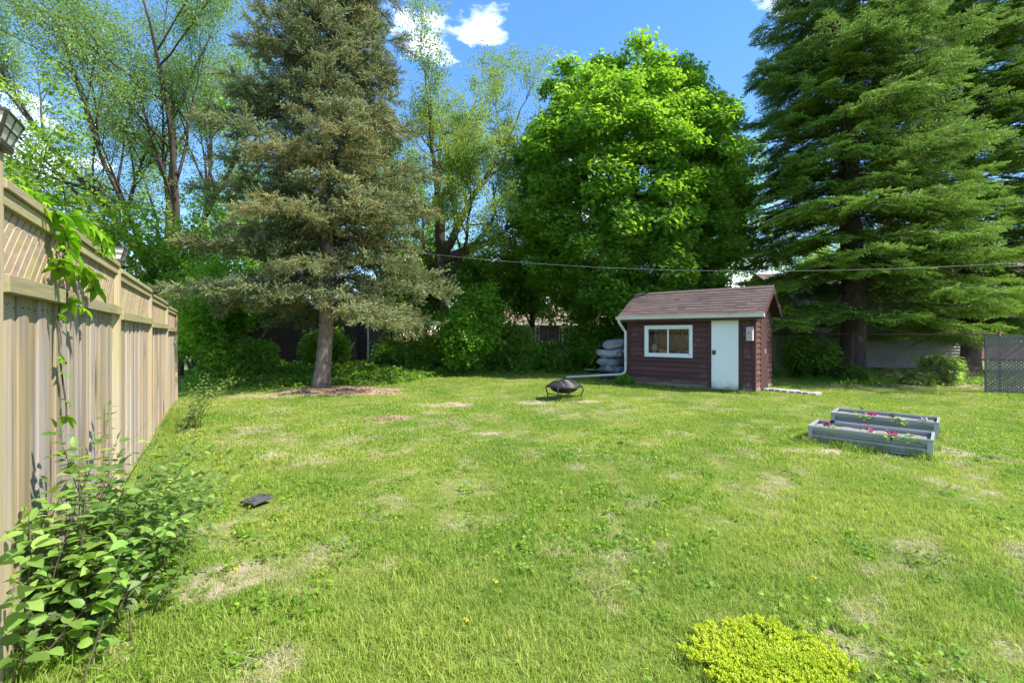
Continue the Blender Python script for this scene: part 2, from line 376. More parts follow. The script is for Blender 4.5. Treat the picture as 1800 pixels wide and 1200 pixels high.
gx = np.arange(-22, 26.01, 0.16); gy = np.arange(-4, 26.01, 0.16); GX, GY = np.meshgrid(gx, gy)
lawn_me = bpy.data.meshes.new('lawn'); nv = GX.size
lawn_me.vertices.add(nv); lawn_me.vertices.foreach_set('co', np.stack([GX.ravel(), GY.ravel(), gz(GX, GY).ravel() - 0.012], 1).astype(np.float32).ravel())
nx, ny = len(gx), len(gy); ii = (np.arange(ny - 1)[:, None] * nx + np.arange(nx - 1)[None]).ravel()
quads = np.stack([ii, ii + 1, ii + nx + 1, ii + nx], 1)
lawn_me.loops.add(quads.size); lawn_me.loops.foreach_set('vertex_index', quads.ravel().astype(np.int32))
lawn_me.polygons.add(len(quads)); lawn_me.polygons.foreach_set('loop_start', np.arange(0, quads.size, 4, dtype=np.int32))
lawn_me.update(); lawn_me.validate()
dv = dryness(GX, GY).ravel(); bv = (bare(GX, GY) | in_ell(GX, GY, *MULCH) | in_ell(GX, GY, *LITTER)).ravel()
a = lawn_me.attributes.new('dry', 'FLOAT', 'POINT'); a.data.foreach_set('value', dv.astype(np.float32))
a = lawn_me.attributes.new('bare', 'FLOAT', 'POINT'); a.data.foreach_set('value', bv.astype(np.float32))
m, n, l, out = new_mat('lawn_ground'); b = n.new('ShaderNodeBsdfPrincipled'); b.inputs['Roughness'].default_value = 0.95; b.inputs['Specular IOR Level'].default_value = 0.1
a1 = n.new('ShaderNodeAttribute'); a1.attribute_name = 'dry'; a2 = n.new('ShaderNodeAttribute'); a2.attribute_name = 'bare'
nz = noise(n, l, 14, 6); nf = noise(n, l, 90, 4)
c = mixc(n, l, ramp(n, l, nz, 0.3, 0.7), (0.09, 0.15, 0.022), (0.15, 0.20, 0.035)); c = mixc(n, l, a1.outputs['Fac'], c, (0.34, 0.31, 0.14))
dirt = mixc(n, l, ramp(n, l, nf, 0.35, 0.65), (0.30, 0.23, 0.16), (0.42, 0.35, 0.25)); c = mixc(n, l, a2.outputs['Fac'], c, dirt)
l.new(c, b.inputs['Base Color']); bp = n.new('ShaderNodeBump'); bp.inputs['Strength'].default_value = 0.8; bp.inputs['Distance'].default_value = 0.02; l.new(nf, bp.inputs['Height']); l.new(bp.outputs['Normal'], b.inputs['Normal'])
l.new(b.outputs[0], out.inputs['Surface']); lawn_me.materials.append(m)
lawn = inst('lawn', lawn_me); lawn['kind'] = 'structure'
gm = MB(); S_ = 700
gm.add([(-S_, -S_, -0.12), (S_, -S_, -0.12), (S_, S_, -0.12), (-S_, S_, -0.12)], [(0, 1, 2, 3)])
M['far_ground'] = mat('far_ground', (0.09, 0.14, 0.03), (0.14, 0.16, 0.05), 0.3, rough=0.95)
gr = gm.build('ground', M['far_ground']); gr['kind'] = 'structure'

# ------------------------------------------------------------------ fence on the left
def wood_mat(name, c1, c2, grey, moss, gscale, grey_amt=.5, moss_amt=.5, rnd=.25):
    # weathered timber: fine grain along Z, dark streaks, grey weathering and green algae in patches, knots
    m, n, l, out = new_mat(name); b = n.new('ShaderNodeBsdfPrincipled'); b.inputs['Roughness'].default_value = .85; b.inputs['Specular IOR Level'].default_value = .25
    g = noise(n, l, gscale, 7, (10, 10, .35), rough=.65); c = mixc(n, l, ramp(n, l, g, .28, .72), c1, c2)
    st = noise(n, l, 2.6, 5, (7, 7, .5)); c = mixc(n, l, ramp(n, l, st, .52, .75), c, tuple(q * .55 for q in c2))
    gw_ = noise(n, l, 1.7, 5, (1.6, 1.6, .7)); f = n.new('ShaderNodeMath'); f.operation = 'MULTIPLY'; f.inputs[1].default_value = grey_amt; l.new(ramp(n, l, gw_, .42, .62), f.inputs[0]); c = mixc(n, l, f.outputs[0], c, grey)
    mw_ = noise(n, l, 2.1, 6, (1.2, 1.2, .8)); f = n.new('ShaderNodeMath'); f.operation = 'MULTIPLY'; f.inputs[1].default_value = moss_amt; l.new(ramp(n, l, mw_, .5, .68), f.inputs[0]); c = mixc(n, l, f.outputs[0], c, moss)
    t = n.new('ShaderNodeTexCoord'); mp = n.new('ShaderNodeMapping'); mp.inputs['Scale'].default_value = (11, 11, 2.6); oi = n.new('ShaderNodeObjectInfo'); va = n.new('ShaderNodeVectorMath'); va.operation = 'ADD'; ml = n.new('ShaderNodeMath'); ml.operation = 'MULTIPLY'; ml.inputs[1].default_value = 53
    l.new(oi.outputs['Random'], ml.inputs[0]); l.new(t.outputs['Object'], va.inputs[0]); l.new(ml.outputs[0], va.inputs[1]); l.new(va.outputs[0], mp.inputs[0]); vo = n.new('ShaderNodeTexVoronoi'); vo.inputs['Scale'].default_value = .55; l.new(mp.outputs[0], vo.inputs['Vector'])
    c = mixc(n, l, ramp(n, l, vo.outputs['Distance'], .17, .07), c, tuple(q * .35 for q in c2))
    h = n.new('ShaderNodeHueSaturation'); l.new(c, h.inputs['Color']); r = n.new('ShaderNodeMapRange'); r.inputs[3].default_value = 1 - rnd; r.inputs[4].default_value = 1 + rnd; l.new(oi.outputs['Random'], r.inputs[0]); l.new(r.outputs[0], h.inputs['Value'])
    l.new(h.outputs['Color'], b.inputs['Base Color']); bp = n.new('ShaderNodeBump'); bp.inputs['Strength'].default_value = .6; bp.inputs['Distance'].default_value = .006; l.new(g, bp.inputs['Height']); l.new(bp.outputs['Normal'], b.inputs['Normal']); l.new(b.outputs[0], out.inputs['Surface']); return m
M['fence'] = wood_mat('fence_wood', (0.45, 0.345, 0.23), (0.29, 0.215, 0.14), (0.30, 0.265, 0.245), (0.35, 0.315, 0.13), 5, .85, .4, .25)
def add_grain(mm, mossy=None):
    return mm
M['fence_post'] = wood_mat('fence_post_wood', (0.49, 0.385, 0.23), (0.36, 0.275, 0.16), (0.36, 0.32, 0.28), (0.40, 0.37, 0.14), 4, .4, .5, .1)
M['fence_rail'] = mat('fence_rail_wood', (0.36, 0.29, 0.18), (0.25, 0.225, 0.11), 2.5, (0.6, 9, 9), 0.8, 0.4, 6, rnd=0.1, c3=(0.36, 0.34, 0.13), c3scale=2.2, c3lo=.52, c3hi=.7)
M['lattice_wood'] = mat('lattice_wood', (0.38, 0.28, 0.195), (0.27, 0.20, 0.14), 4, (1, 6, 6), 0.8, 0.3, rnd=0.18, c3=(0.34, 0.31, 0.10), c3scale=1.3, c3lo=.5, c3hi=.66)
M['lamp_black'] = mat('lamp_black', (0.03, 0.028, 0.027), (0.05, 0.045, 0.04), 20, rough=0.45)
M['lamp_glass'] = mat('lamp_glass', (0.66, 0.63, 0.56), (0.58, 0.55, 0.48), 6, rough=0.35)
fdir = Vector((-0.65, 1.0, 0)).normalized(); f_rot = math.atan2(fdir.y, fdir.x)
F0 = Vector((fence_x(1.91), 1.91, 0))
fence = thing('wooden_fence', 'weathered tan board fence with lattice top along the left side of the lawn', 'fence', F0, f_rot)
PX = [-2.6, -0.19, 2.48, 4.86, 7.25, 9.64]
def ftop(x): return 2.08 - 0.016 * x
rng = np.random.default_rng(3)
pm = MB(); pm.box(-.045, .045, -.045, .045, -.05, 1.0); post_me = pm.mesh('post', M['fence_post'])
bmeshes = []
for k in range(5):
    bm_ = MB(); w = 0.069; r = np.random.default_rng(k)
    t0, t1 = r.uniform(-.004, .004, 2); cup = r.uniform(.002, .006)
    vs = []
    for z, t in ((0, t0), (0.5, 0), (1, t1)):
        for x_ in (-w, -w * .94, 0, w * .94, w): vs.append((x_ + t, -(0.009 + (cup if x_ == 0 else 0)) + (0.004 if abs(x_) == w else 0), z))
        vs.append((w + t, 0.009, z)); vs.append((-w + t, 0.009, z))
    fs = []
    for q in range(2):
        for i in range(7): a_ = q * 7 + i; b_ = q * 7 + (i + 1) % 7; fs.append((a_, b_, b_ + 7, a_ + 7))
    fs += [tuple(range(14, 21)), tuple(range(6, -1, -1))]
    bm_.add(vs, fs); bmeshes.append(bm_.mesh('fence_board', M['fence']))
for i, x in enumerate(PX):
    h = ftop(x) + (0.0 if i < 1 else 0.09 if i == 1 else 0.035)
    po = inst('post', post_me, fence, (x, 0, 0), None, (1, 1, h)); bevel(po, 0.004)
    if i in (3, 4, 5):
        cm = MB(); cm.box(-.09, .09, -.09, .09, h, h + .022); cm.add([(-.06,-.06,h+.018),(.06,-.06,h+.018),(.06,.06,h+.018),(-.06,.06,h+.018),(-.02,-.02,h+.05),(.02,-.02,h+.05),(.02,.02,h+.05),(-.02,.02,h+.05)], [(0,1,5,4),(1,2,6,5),(2,3,7,6),(3,0,4,7),(4,5,6,7)])
        cm.build('post_cap', M['lamp_black'], fence, loc=(x, 0, 0))
for i in range(len(PX) - 1):
    x0, x1 = PX[i] + .045, PX[i + 1] - .045; zt = ftop((x0 + x1) / 2) - .01; zm = zt - .36
    rb = MB(); rb.box(x0, x1, -.055, .045, zt - .02, zt + .02); bevel(rb.build('cap_rail', M['fence_rail'], fence), .004)
    rb = MB(); rb.box(x0, x1, -.040, -.002, zt - .082, zt - .022); bevel(rb.build('top_rail', M['fence_rail'], fence), .003)
    rb = MB(); rb.box(x0, x1, -.062, -.014, zm - .075, zm); bevel(rb.build('middle_rail', M['fence_rail'], fence), .004)
    rb = MB(); rb.box(x0, x1, .03, .068, .28, .37); bevel(rb.build('back_rail', M['fence_rail'], fence), .004)
    for xs in (x0, x1 - .04):
        rb = MB(); rb.box(xs, xs + .04, -.036, .004, zm + .001, zt - .084); bevel(rb.build('lattice_stile', M['fence_post'], fence), .003)
    # lattice: two crossing layers of thin slats, clipped to the opening
    lx0, lx1, lz0, lz1 = x0 + .04, x1 - .04, zm - .02, zt - .05
    H = lz1 - lz0
    for layer, sg in ((0, 1), (1, -1)):
        xx = lx0 - H
        while xx < lx1 + H:
            a0 = (xx, lz0); b0 = (xx + sg * H, lz1); pts = []
            def cl(p, q):
                (xa, za), (xb, zb) = p, q; out_ = []
                ta, tb = 0.0, 1.0
                for bound, s_ in ((lx0, 1), (lx1, -1)):
                    da = s_ * (xa - bound); db = s_ * (xb - bound)
                    if da < 0 and db < 0: return None
                    if da < 0: ta = max(ta, da / (da - db))
                    if db < 0: tb = min(tb, da / (da - db))
                if tb - ta < .06: return None
                return (xa + (xb - xa) * ta, za + (zb - za) * ta), (xa + (xb - xa) * tb, za + (zb - za) * tb)
            q = cl(a0, b0)
            if q:
                (xa, za), (xb, zb) = q; sm = MB(); y_ = -.012 + layer * .011
                sm.bar((xa, y_, za), (xb, y_, zb), 0.0455 + rng.uniform(-.003, .003), .009, up=(0, 1, 0)); sm.build('lattice_slat', M['lattice_wood'], fence)
            xx += 0.077 + (0.0 if layer else .002)
    # boards, alternately in front and a little behind
    x = x0 + .069; k = 0; nl_ = MB()
    while x < x1 - .05:
        ztop = zm - .02; yb = -.004 + (0.011 if k % 2 else 0) + rng.uniform(-.004, .004); bot = rng.uniform(.0, .03)
        inst('fence_board', bmeshes[int(rng.integers(5))], fence, (x + rng.uniform(-.003, .003), yb, bot), (0, R_(rng.normal(0, .28)), 0), (rng.uniform(.93, 1.02), 1, ztop - bot))
        for zz in (zm - .12, .33):
            for xx in (-.035, .035): nl_.tube([(x + xx + rng.uniform(-.006, .006), yb - .0175, zz + rng.uniform(-.012, .012)), (x + xx, yb - .008, zz)], .0019, 6)
        x += 0.138 + rng.uniform(0, .007); k += 1
    no_ = nl_.build('nail_heads', M['lamp_black'], fence); no_['kind'] = 'stuff'
def post_lamp(idx, label):
    x = PX[idx]; p = F0 + fdir * x; h = ftop(x) + (.09 if idx == 1 else .035)
    t = thing('post_lamp', label, 'lamp', (p.x, p.y, h), f_rot, 'solar lamps on the fence posts')
    mb = MB(); mb.box(-.068, .068, -.068, .068, 0, .028); bevel(mb.build('base', M['lamp_black'], t), .004)
    b0, b1, z0, z1 = .060, .090, .028, .125
    def side(k, u, w):   # point on side k : u in -1..1 , w 0..1
        r = b0 + (b1 - b0) * w; p_ = {0: (u * r, -r), 1: (r, u * r), 2: (-u * r, r), 3: (-r, -u * r)}[k]; return Vector((p_[0], p_[1], z0 + (z1 - z0) * w))
    for k in range(4):
        g = MB(); q = [side(k, -1, 0), side(k, 1, 0), side(k, 1, 1), side(k, -1, 1)]; c_ = Vector((0, 0, .08))
        g.add(q + [p_ + (c_ - p_) * .06 for p_ in q], [(0,1,2,3),(7,6,5,4),(0,4,5,1),(1,5,6,2),(2,6,7,3),(3,7,4,0)]); g.build('pane', M['lamp_glass'], t)
    fr = MB()
    for k in range(4):
        fr.bar(side(k, -1, 0), side(k, -1, 1), .009, .009); fr.bar(side(k, 0, 0) * 1.01, side(k, 0, 1) * 1.01, .006, .006)
        fr.bar(side(k, -1, .5) * 1.005, side(k, 1, .5) * 1.005, .006, .006); fr.bar(side(k, -1, 1), side(k, 1, 1), .009, .009)
    fr.build('frame', M['lamp_black'], t)
    mb = MB(); mb.box(-.088, .088, -.088, .088, .129, .135); mb.box(-.05, .05, -.05, .05, .135, .143); mb.build('solar_top', M['lamp_black'], t)
post_lamp(1, 'solar post lamp cut by the left edge of the photo, above the nearest fence post')
post_lamp(2, 'solar post lamp on the fence post just beyond the hanging creeper')

# ------------------------------------------------------------------ plants with countable large leaves
def frame_rot(d, roll=0.0):
    d = Vector(d).normalized(); return Euler((roll, -math.asin(max(-1, min(1, d.z))), math.atan2(d.y, d.x)))
def leaf_meshes(nm, m, shapes):
    out_ = []
    for i, (v, f) in enumerate(shapes):
        me = bpy.data.meshes.new(nm); me.from_pydata(v, [], f); me.materials.append(m)
        a_ = me.attributes.new('lv', 'FLOAT', 'POINT'); a_.data.foreach_set('value', np.full(len(v), (i + .5) / len(shapes), np.float32)); me.polygons.foreach_set('use_smooth', [True] * len(f)); me.update(); out_.append(me)
    return out_
def leafy_plant(root, stems, lmeshes, msize, mats_stem, rng, n_parts=300, step=0.045, start=0.25, flat=0.5):
    """stems: list of point lists (local); leaves alternate along them"""
    sm = MB(); leaves = []
    for pts in stems:
        L = sum((Vector(pts[i + 1]) - Vector(pts[i])).length for i in range(len(pts) - 1))
        sm.tube(pts, [0.0042 * (1 - .75 * i / (len(pts) - 1)) for i in range(len(pts))], 5)
        s = start * L; side = rng.uniform(0, 6.28)
        while s < L:
            t = s / L * (len(pts) - 1); i = min(int(t), len(pts) - 2); p = Vector(pts[i]).lerp(Vector(pts[i + 1]), t - i)
            ax = (Vector(pts[i + 1]) - Vector(pts[i])).normalized()
            perp = ax.orthogonal().normalized(); perp.rotate(Matrix.Rotation(side, 3, ax)); side += 2.4
            d = (perp * 1.0 + ax * .35); d.z = d.z * (1 - flat) + rng.uniform(-.1, .25); leaves.append((p + d.normalized() * .012, d, rng.normal(0, .35), msize * rng.uniform(.6, 1.15) * (0.65 + .5 * (1 - s / L)))); s += step * rng.uniform(.7, 1.3)
        leaves.append((Vector(pts[-1]), ax, rng.normal(0, .5), msize * .6))
    sm.build('stem', mats_stem, root, True)
    mw = root.matrix_world.copy(); loc = root.location
    leaves.sort(key=lambda q: (Vector(loc) + q[0] - cam.location).length)
    for p, d, roll, s in leaves[:n_parts]:
        inst('leaf', lmeshes[int(rng.integers(len(lmeshes)))], root, p, frame_rot(d, roll), (s, s, s))
    rest = leaves[n_parts:]
    if rest:
        mb = MB()
        for p, d, roll, s in rest:
            me = lmeshes[int(rng.integers(len(lmeshes)))]; mt = Matrix.Translation(p) @ frame_rot(d, roll).to_matrix().to_4x4() @ Matrix.Scale(s, 4)
            mb.add([mt @ v.co for v in me.vertices], [tuple(q.vertices) for q in me.polygons])
        o = mb.build('leaves', lmeshes[0].materials[0], root); o['kind'] = 'stuff'
def arch_stem(p0, d, L, bend, rng, n=7):
    pts = [Vector(p0)]; d = Vector(d).normalized()
    for i in range(n):
        d = (d + Vector((rng.normal(0, .10), rng.normal(0, .10), -bend / n + rng.normal(0, .06)))).normalized(); pts.append(pts[-1] + d * (L / n))
    return pts
OV = leaf_meshes('leaf', M['leaf_bush'], [L_ovate(.27, .05, .1), L_ovate(.31, .08, .2), L_ovate(.25, .03, .16), L_ovate(.29, .06, .28)])
GV = leaf_meshes('leaf', M['leaf_grey'], [L_ovate(.22, .05, .2), L_ovate(.25, .08, .3)])
rng = np.random.default_rng(17)
bush = thing('leafy_bush', 'broad green leafy bush at the foot of the fence in the lower left corner', 'bush', (-2.22, 2.32, 0))
st = []
for i in range(48):
    p0 = (rng.normal(0, .16) , rng.normal(.0, .25), 0); p0 = (p0[0] + .02 - .6 * p0[1] * .6, p0[1], 0)
    a = rng.uniform(-2.4, 2.6); tl = rng.uniform(.1, .62)
    st.append(arch_stem(p0, (math.cos(a) * tl, math.sin(a) * tl * .9 + .12, 1), rng.uniform(.4, 1.08), rng.uniform(.1, .8), rng))
for i in range(14):
    p0 = (rng.normal(-.1, .12), rng.uniform(.2, .9), 0); p0 = (-.55 * p0[1] + .06 + abs(rng.normal(0, .1)), p0[1], 0)
    a = rng.uniform(-.4, 1.0); st.append(arch_stem(p0, (math.cos(a) * .7, math.sin(a) * .5, 1), rng.uniform(.5, .85), rng.uniform(.3, .9), rng))
leafy_plant(bush, st, OV, .092, M['twig'], rng, 300, .023, .12, .68)
b2 = thing('leafy_bush', 'low spreading green bush along the fence just beyond the lower left bush', 'bush', (-3.05, 3.65, 0)); st = []
for i in range(24):
    y = rng.uniform(-.5, .7); p0 = (-.65 * y + .02 + abs(rng.normal(0, .08)), y, 0); a = rng.uniform(-1.0, 2.0)
    st.append(arch_stem(p0, (math.cos(a), math.sin(a) * .7, 1.1), rng.uniform(.3, .62), rng.uniform(.3, .9), rng))
leafy_plant(b2, st, OV, .085, M['twig'], rng, 200, .030, .15, .68)
gw = thing('grey_weed', 'grey green weedy plant in front of the lower left bush by the nearest post', 'plant', (-2.02, 2.12, 0)); st = []
for i in range(12):
    a = rng.uniform(0, 6.28); st.append(arch_stem((rng.normal(0, .1), rng.normal(0, .08), 0), (math.cos(a) * .4, math.sin(a) * .4, 1), rng.uniform(.3, .62), .4, rng))
leafy_plant(gw, st, GV, .07, M['twig'], rng, 150, .035, .3, .4)
b3 = thing('leafy_bush', 'small pale green bush leaning from the far end of the board fence', 'bush', (fence_x(7.0) + .35, 7.0, 0)); st = []
for i in range(20):
    y = rng.uniform(-.5, .9); a = rng.uniform(-1.3, 1.3)
    st.append(arch_stem((-.65 * y + rng.uniform(0, .3), y, 0), (math.cos(a) * .6, math.sin(a) * .5, 1.2), rng.uniform(.5, 1.05), rng.uniform(.1, .8), rng))
leafy_plant(b3, st, OV, .085, M['twig'], rng, 0, .05, .25, .6)
# creeper on the fence
fn = Vector((fdir.y, -fdir.x, 0))     # out of the fence, towards the lawn
def fpt(px, py, off=.05):
    k = -(px - 900) / 800.; Y = (.90) / (k - .65); p = Vector((fence_x(Y), Y, CAM_H + (HOR - py) / 800. * Y)) + fn * off; return p
PV = leaf_meshes('leaf', M['leaf_vine'], [L_palmate(np.random.default_rng(s)) for s in range(4)])
c0 = fpt(70, 375); vine = thing('creeper_vine', 'bright green five leaved creeper hanging over the top of the board fence', 'vine', (c0.x, c0.y, 0))
vs = MB(); lf = []
paths = [[(40, 345, -.05), (60, 365, .07), (75, 400, .09), (78, 440, .07), (85, 480, .06), (92, 500, .06), (88, 530, .07), (112, 545, .10)],
         [(60, 365, .07), (95, 385, .13), (118, 410, .15), (128, 440, .14)], [(75, 400, .09), (70, 430, .1), (60, 455, .09), (62, 475, .08)],
         [(85, 430, .08), (105, 470, .1), (120, 490, .1), (128, 510, .1)],
         [(92, 500, .04), (88, 560, .03), (86, 620, .04), (90, 640, .06)], [(86, 620, .04), (94, 680, .04), (96, 720, .05), (94, 745, .05)]]
for k, pth in enumerate(paths):
    pts = [fpt(a, b, o) - Vector((c0.x, c0.y, 0)) for a, b, o in pth]; vs.tube(pts, .004, 5)
    nl = (9, 9, 4, 5, 2, 3)[k]
    for j in range(nl):
        t = (j + .6) / nl * (len(pts) - 1); i = min(int(t), len(pts) - 2); p = pts[i].lerp(pts[i + 1], t - i)
        if k == 0 and 3.6 < t < 5.2: continue
        d = fn * rng.uniform(.3, 1) + fdir * rng.uniform(-.2, 1.0) + Vector((0, 0, rng.uniform(-1.2, -.2)))
        s = rng.uniform(.085, .125) * (1 if k < 4 else .6); lf.append((p, d, s))
for dx in range(7):
    p = fpt(38 + dx * 7, 336 + dx * 5.2, .0) - Vector((c0.x, c0.y, 0)); lf.append((p + Vector((0, 0, .02)), fn * .4 + fdir * .8 + Vector((0, 0, .1)), .06))
vs.build('stem', M['twig'], vine, True)
for p, d, s in lf: inst('leaf', PV[int(rng.integers(4))], vine, p, frame_rot(d, rng.normal(0, .4)), (s, s, s))

# ------------------------------------------------------------------ shed
M['shed_red'] = mat('shed_siding', (0.115, 0.042, 0.034), (0.07, 0.028, 0.024), 4, (0.6, 6, 6), 0.62, 0.3, 8, rnd=0.16, c3=(0.17, 0.095, 0.082), c3scale=2.5, c3lo=.55, c3hi=.75, dirt=True)
M['shed_trim'] = mat('shed_trim', (0.078, 0.031, 0.03), (0.05, 0.023, 0.023), 4, (5, 5, .7), 0.65, 0.2, rnd=0.06)
M['white_door'] = mat('white_door_paint', (0.84, 0.845, 0.84), (0.80, 0.81, 0.81), 1.5, (1, 1, .4), 0.45, c3=(0.70, 0.70, 0.68), c3scale=3, c3lo=.58, c3hi=.8, dirt=True)
M['white_vinyl'] = mat('white_vinyl', (0.80, 0.81, 0.82), (0.76, 0.77, 0.78), 3, rough=0.4)
M['gutter'] = mat('gutter_paint', (0.66, 0.665, 0.63), (0.58, 0.585, 0.55), 3, rough=0.45, c3=(0.42, 0.43, 0.33), c3scale=3, c3lo=.6, c3hi=.8)
M['brass'] = mat('brass', (0.30, 0.23, 0.14), (0.2, 0.15, 0.09), 10, rough=0.4, metal=0.8)
sh_mats = [mat('shingle_%s' % s, c, tuple(q * .78 for q in c), 14, (1, 1, 1), 0.95, 0.5, 60, rnd=.1) for s, c in (('russet', (.112, .077, .070)), ('plum', (.098, .070, .068)), ('brown', (.126, .087, .077)), ('dark', (.086, .062, .061)))]
shed = thing('garden_shed', 'dark red brown lap sided shed with a white door and white framed window', 'shed', P0, math.atan2(U.y, U.x))
L_, D_ = SH_L, SH_D; EZ = 2.0; RZ = 2.63; PH = 0.135
WX0, WX1, WZ0, WZ1 = .54, 1.82, .84, 1.67; DX0, DX1, DZ1 = 2.31, 2.96, 1.93
w = MB()   # sheathing behind the planks
T = .06
w.box(0, WX0, .03, .03 + T, 0, EZ); w.box(WX0, WX1, .03, .03 + T, 0, WZ0); w.box(WX0, WX1, .03, .03 + T, WZ1, EZ); w.box(WX1, DX0, .03, .03 + T, 0, EZ); w.box(DX0, DX1, .03, .03 + T, DZ1, EZ); w.box(DX1, L_, .03, .03 + T, 0, EZ)
w.build('front_wall', M['shed_trim'], shed)
w = MB(); w.box(.03, L_ - .03, D_ - .03 - T, D_ - .03, 0, EZ); w.build('back_wall', M['shed_trim'], shed)
for x0 in (.03, L_ - .03 - T):
    w = MB(); w.box(x0, x0 + T, .031 + T, D_ - .031 - T, 0, EZ)
    w.add([(x0, .03, EZ), (x0 + T, .03, EZ), (x0, D_ - .03, EZ), (x0 + T, D_ - .03, EZ), (x0, D_ / 2, RZ - .05), (x0 + T, D_ / 2, RZ - .05)], [(0, 2, 4), (1, 5, 3), (0, 4, 5, 1), (4, 2, 3, 5), (0, 1, 3, 2)])
    w.build('side_wall', M['shed_trim'], shed)
w = MB(); w.box(.05, L_ - .05, .1, D_ - .1, .03, .06); w.build('floor', M['shed_trim'], shed)
def plank_mesh():
    p = MB(); p.add([(0, -.036, 0), (1, -.036, 0), (1, 0, 0), (0, 0, 0), (0, -.003, PH + .012), (1, -.003, PH + .012), (1, 0, PH + .012), (0, 0, PH + .012)], [(3,2,1,0),(4,5,6,7),(0,1,5,4),(1,2,6,5),(2,3,7,6),(3,0,4,7)])
    return p.mesh('plank', M['shed_red'])
plank_me = plank_mesh(); rng = np.random.default_rng(9)
def planks(x0, x1, z, org, rot):
    o = inst('plank', plank_me, shed, None, None, (x1 - x0, 1, 1)); o.rotation_euler = (R_(rng.normal(0, .4)), R_(rng.normal(0, .12)), rot)
    c_, s_ = math.cos(rot), math.sin(rot); o.location = (org[0] + c_ * x0, org[1] + s_ * x0, z); return o
rows = int((EZ - .02) / PH) + 1
for r in range(rows):
    z = .03 + r * PH; zt = z + PH
    segs = [(.07, DX0 - .085), (DX1 + .085, L_ - .07)]
    if zt > WZ0 + .02 and z < WZ1 - .02: segs = [(.07, WX0), (WX1, DX0 - .085), (DX1 + .085, L_ - .07)]
    for a_, b_ in segs: planks(a_, b_, z, (0, .03), 0)
    for a_, b_ in ((.07, .62), (1.5, D_ - .02)): planks(a_, b_, z, (L_ - .03, 0), R_(90))       # right end, around the plank doors
    planks(.02, L_ - .02, z, (L_, D_ - .03), R_(180)); planks(.02, D_ - .07, z, (.03, D_), R_(-90))
for r in range(rows, rows + 4):                                                    # gable ends
    z = .03 + r * PH; half = (RZ - .12 - z) / (RZ - EZ) * (D_ / 2)
    if half > .1:
        planks(D_ / 2 - half, D_ / 2 + half, z, (L_ - .03, 0), R_(90)); planks(D_ / 2 - half, D_ / 2 + half, z, (.03, D_), R_(-90))
for (x0, x1, y0, y1) in ((-.002, .07, -.012, .029), (L_ - .07, L_ + .012, -.012, .029), (L_ - .029, L_ + .012, .030, .07)):
    w = MB(); w.box(x0, x1, y0, y1, .0, EZ - .01); bevel(w.build('corner_board', M['shed_trim'], shed), .004)
for x0, x1 in ((DX0 - .085, DX0 - .003), (DX1 + .003, DX1 + .085)):
    w = MB(); w.box(x0, x1, -.014, .04, .0, DZ1 + .06); bevel(w.build('door_frame', M['shed_trim'], shed), .004)
w = MB(); w.box(DX0 - .003, DX1 + .003, -.016, .08, .0, .045); w.build('door_sill', M['shed_trim'], shed)
w = MB(); w.box(DX0 + .004, DX1 - .004, -.001, .044, .05, DZ1 - .004); door = bevel(w.build('door', M['white_door'], shed), .003); door['label'] = 'plain white door'
w = MB(); w.box(DX0 + .02, DX0 + .115, -.006, -.001, .92, 1.04); w.build('lock_plate', M['brass'], door)
w = MB(); w.lathe([(.0, 0), (.012, 0), (.012, .03), (.027, .035), (.03, .05), (.02, .062), (0, .064)], 14); k_ = w.build('knob', M['lamp_black'], door, True, (DX0 + .068, -.006, .98)); k_.rotation_euler = (R_(90), 0, 0)
# side plank doors (right end)
for i in range(6):
    w = MB(); y0 = .625 + i * .145; w.box(L_ - .029, L_ + .006, y0, y0 + .141, .05, EZ - .12); bevel(w.build('side_door_board', M['shed_trim'], shed), .004)
w = MB(); w.box(L_ + .006, L_ + .03, 1.05, 1.075, .95, 1.06); w.build('side_door_handle', M['white_vinyl'], shed)
w = MB(); w.box(L_ - .029, L_ + .01, .60, 1.52, EZ - .115, EZ - .03); w.build('side_door_header', M['shed_trim'], shed)
# window
win = MB(); fw = .07
win.box(WX0 - .02, WX1 + .02, -.02, .06, WZ0 - .02, WZ0 - .02 + fw); win.box(WX0 - .02, WX1 + .02, -.02, .06, WZ1 + .02 - fw, WZ1 + .02)
win.box(WX0 - .02, WX0 - .02 + fw, -.02, .06, WZ0 - .02 + fw, WZ1 + .02 - fw); win.box(WX1 + .02 - fw, WX1 + .02, -.02, .06, WZ0 - .02 + fw, WZ1 + .02 - fw)
wf = bevel(win.build('window', M['white_vinyl'], shed), .004)
xm = (WX0 + WX1) / 2; a0, a1, z0, z1 = WX0 - .02 + fw, WX1 + .02 - fw, WZ0 - .02 + fw, WZ1 + .02 - fw
m, n, l, out = new_mat('window_glass'); tr = n.new('ShaderNodeBsdfTransparent'); tr.inputs[0].default_value = (.92, .94, .94, 1); gl = n.new('ShaderNodeBsdfGlossy'); gl.inputs['Roughness'].default_value = .02
fr = n.new('ShaderNodeFresnel'); fr.inputs[0].default_value = 1.5; mx = n.new('ShaderNodeMixShader'); l.new(fr.outputs[0], mx.inputs[0]); l.new(tr.outputs[0], mx.inputs[1]); l.new(gl.outputs[0], mx.inputs[2]); l.new(mx.outputs[0], out.inputs['Surface']); M['glass'] = m
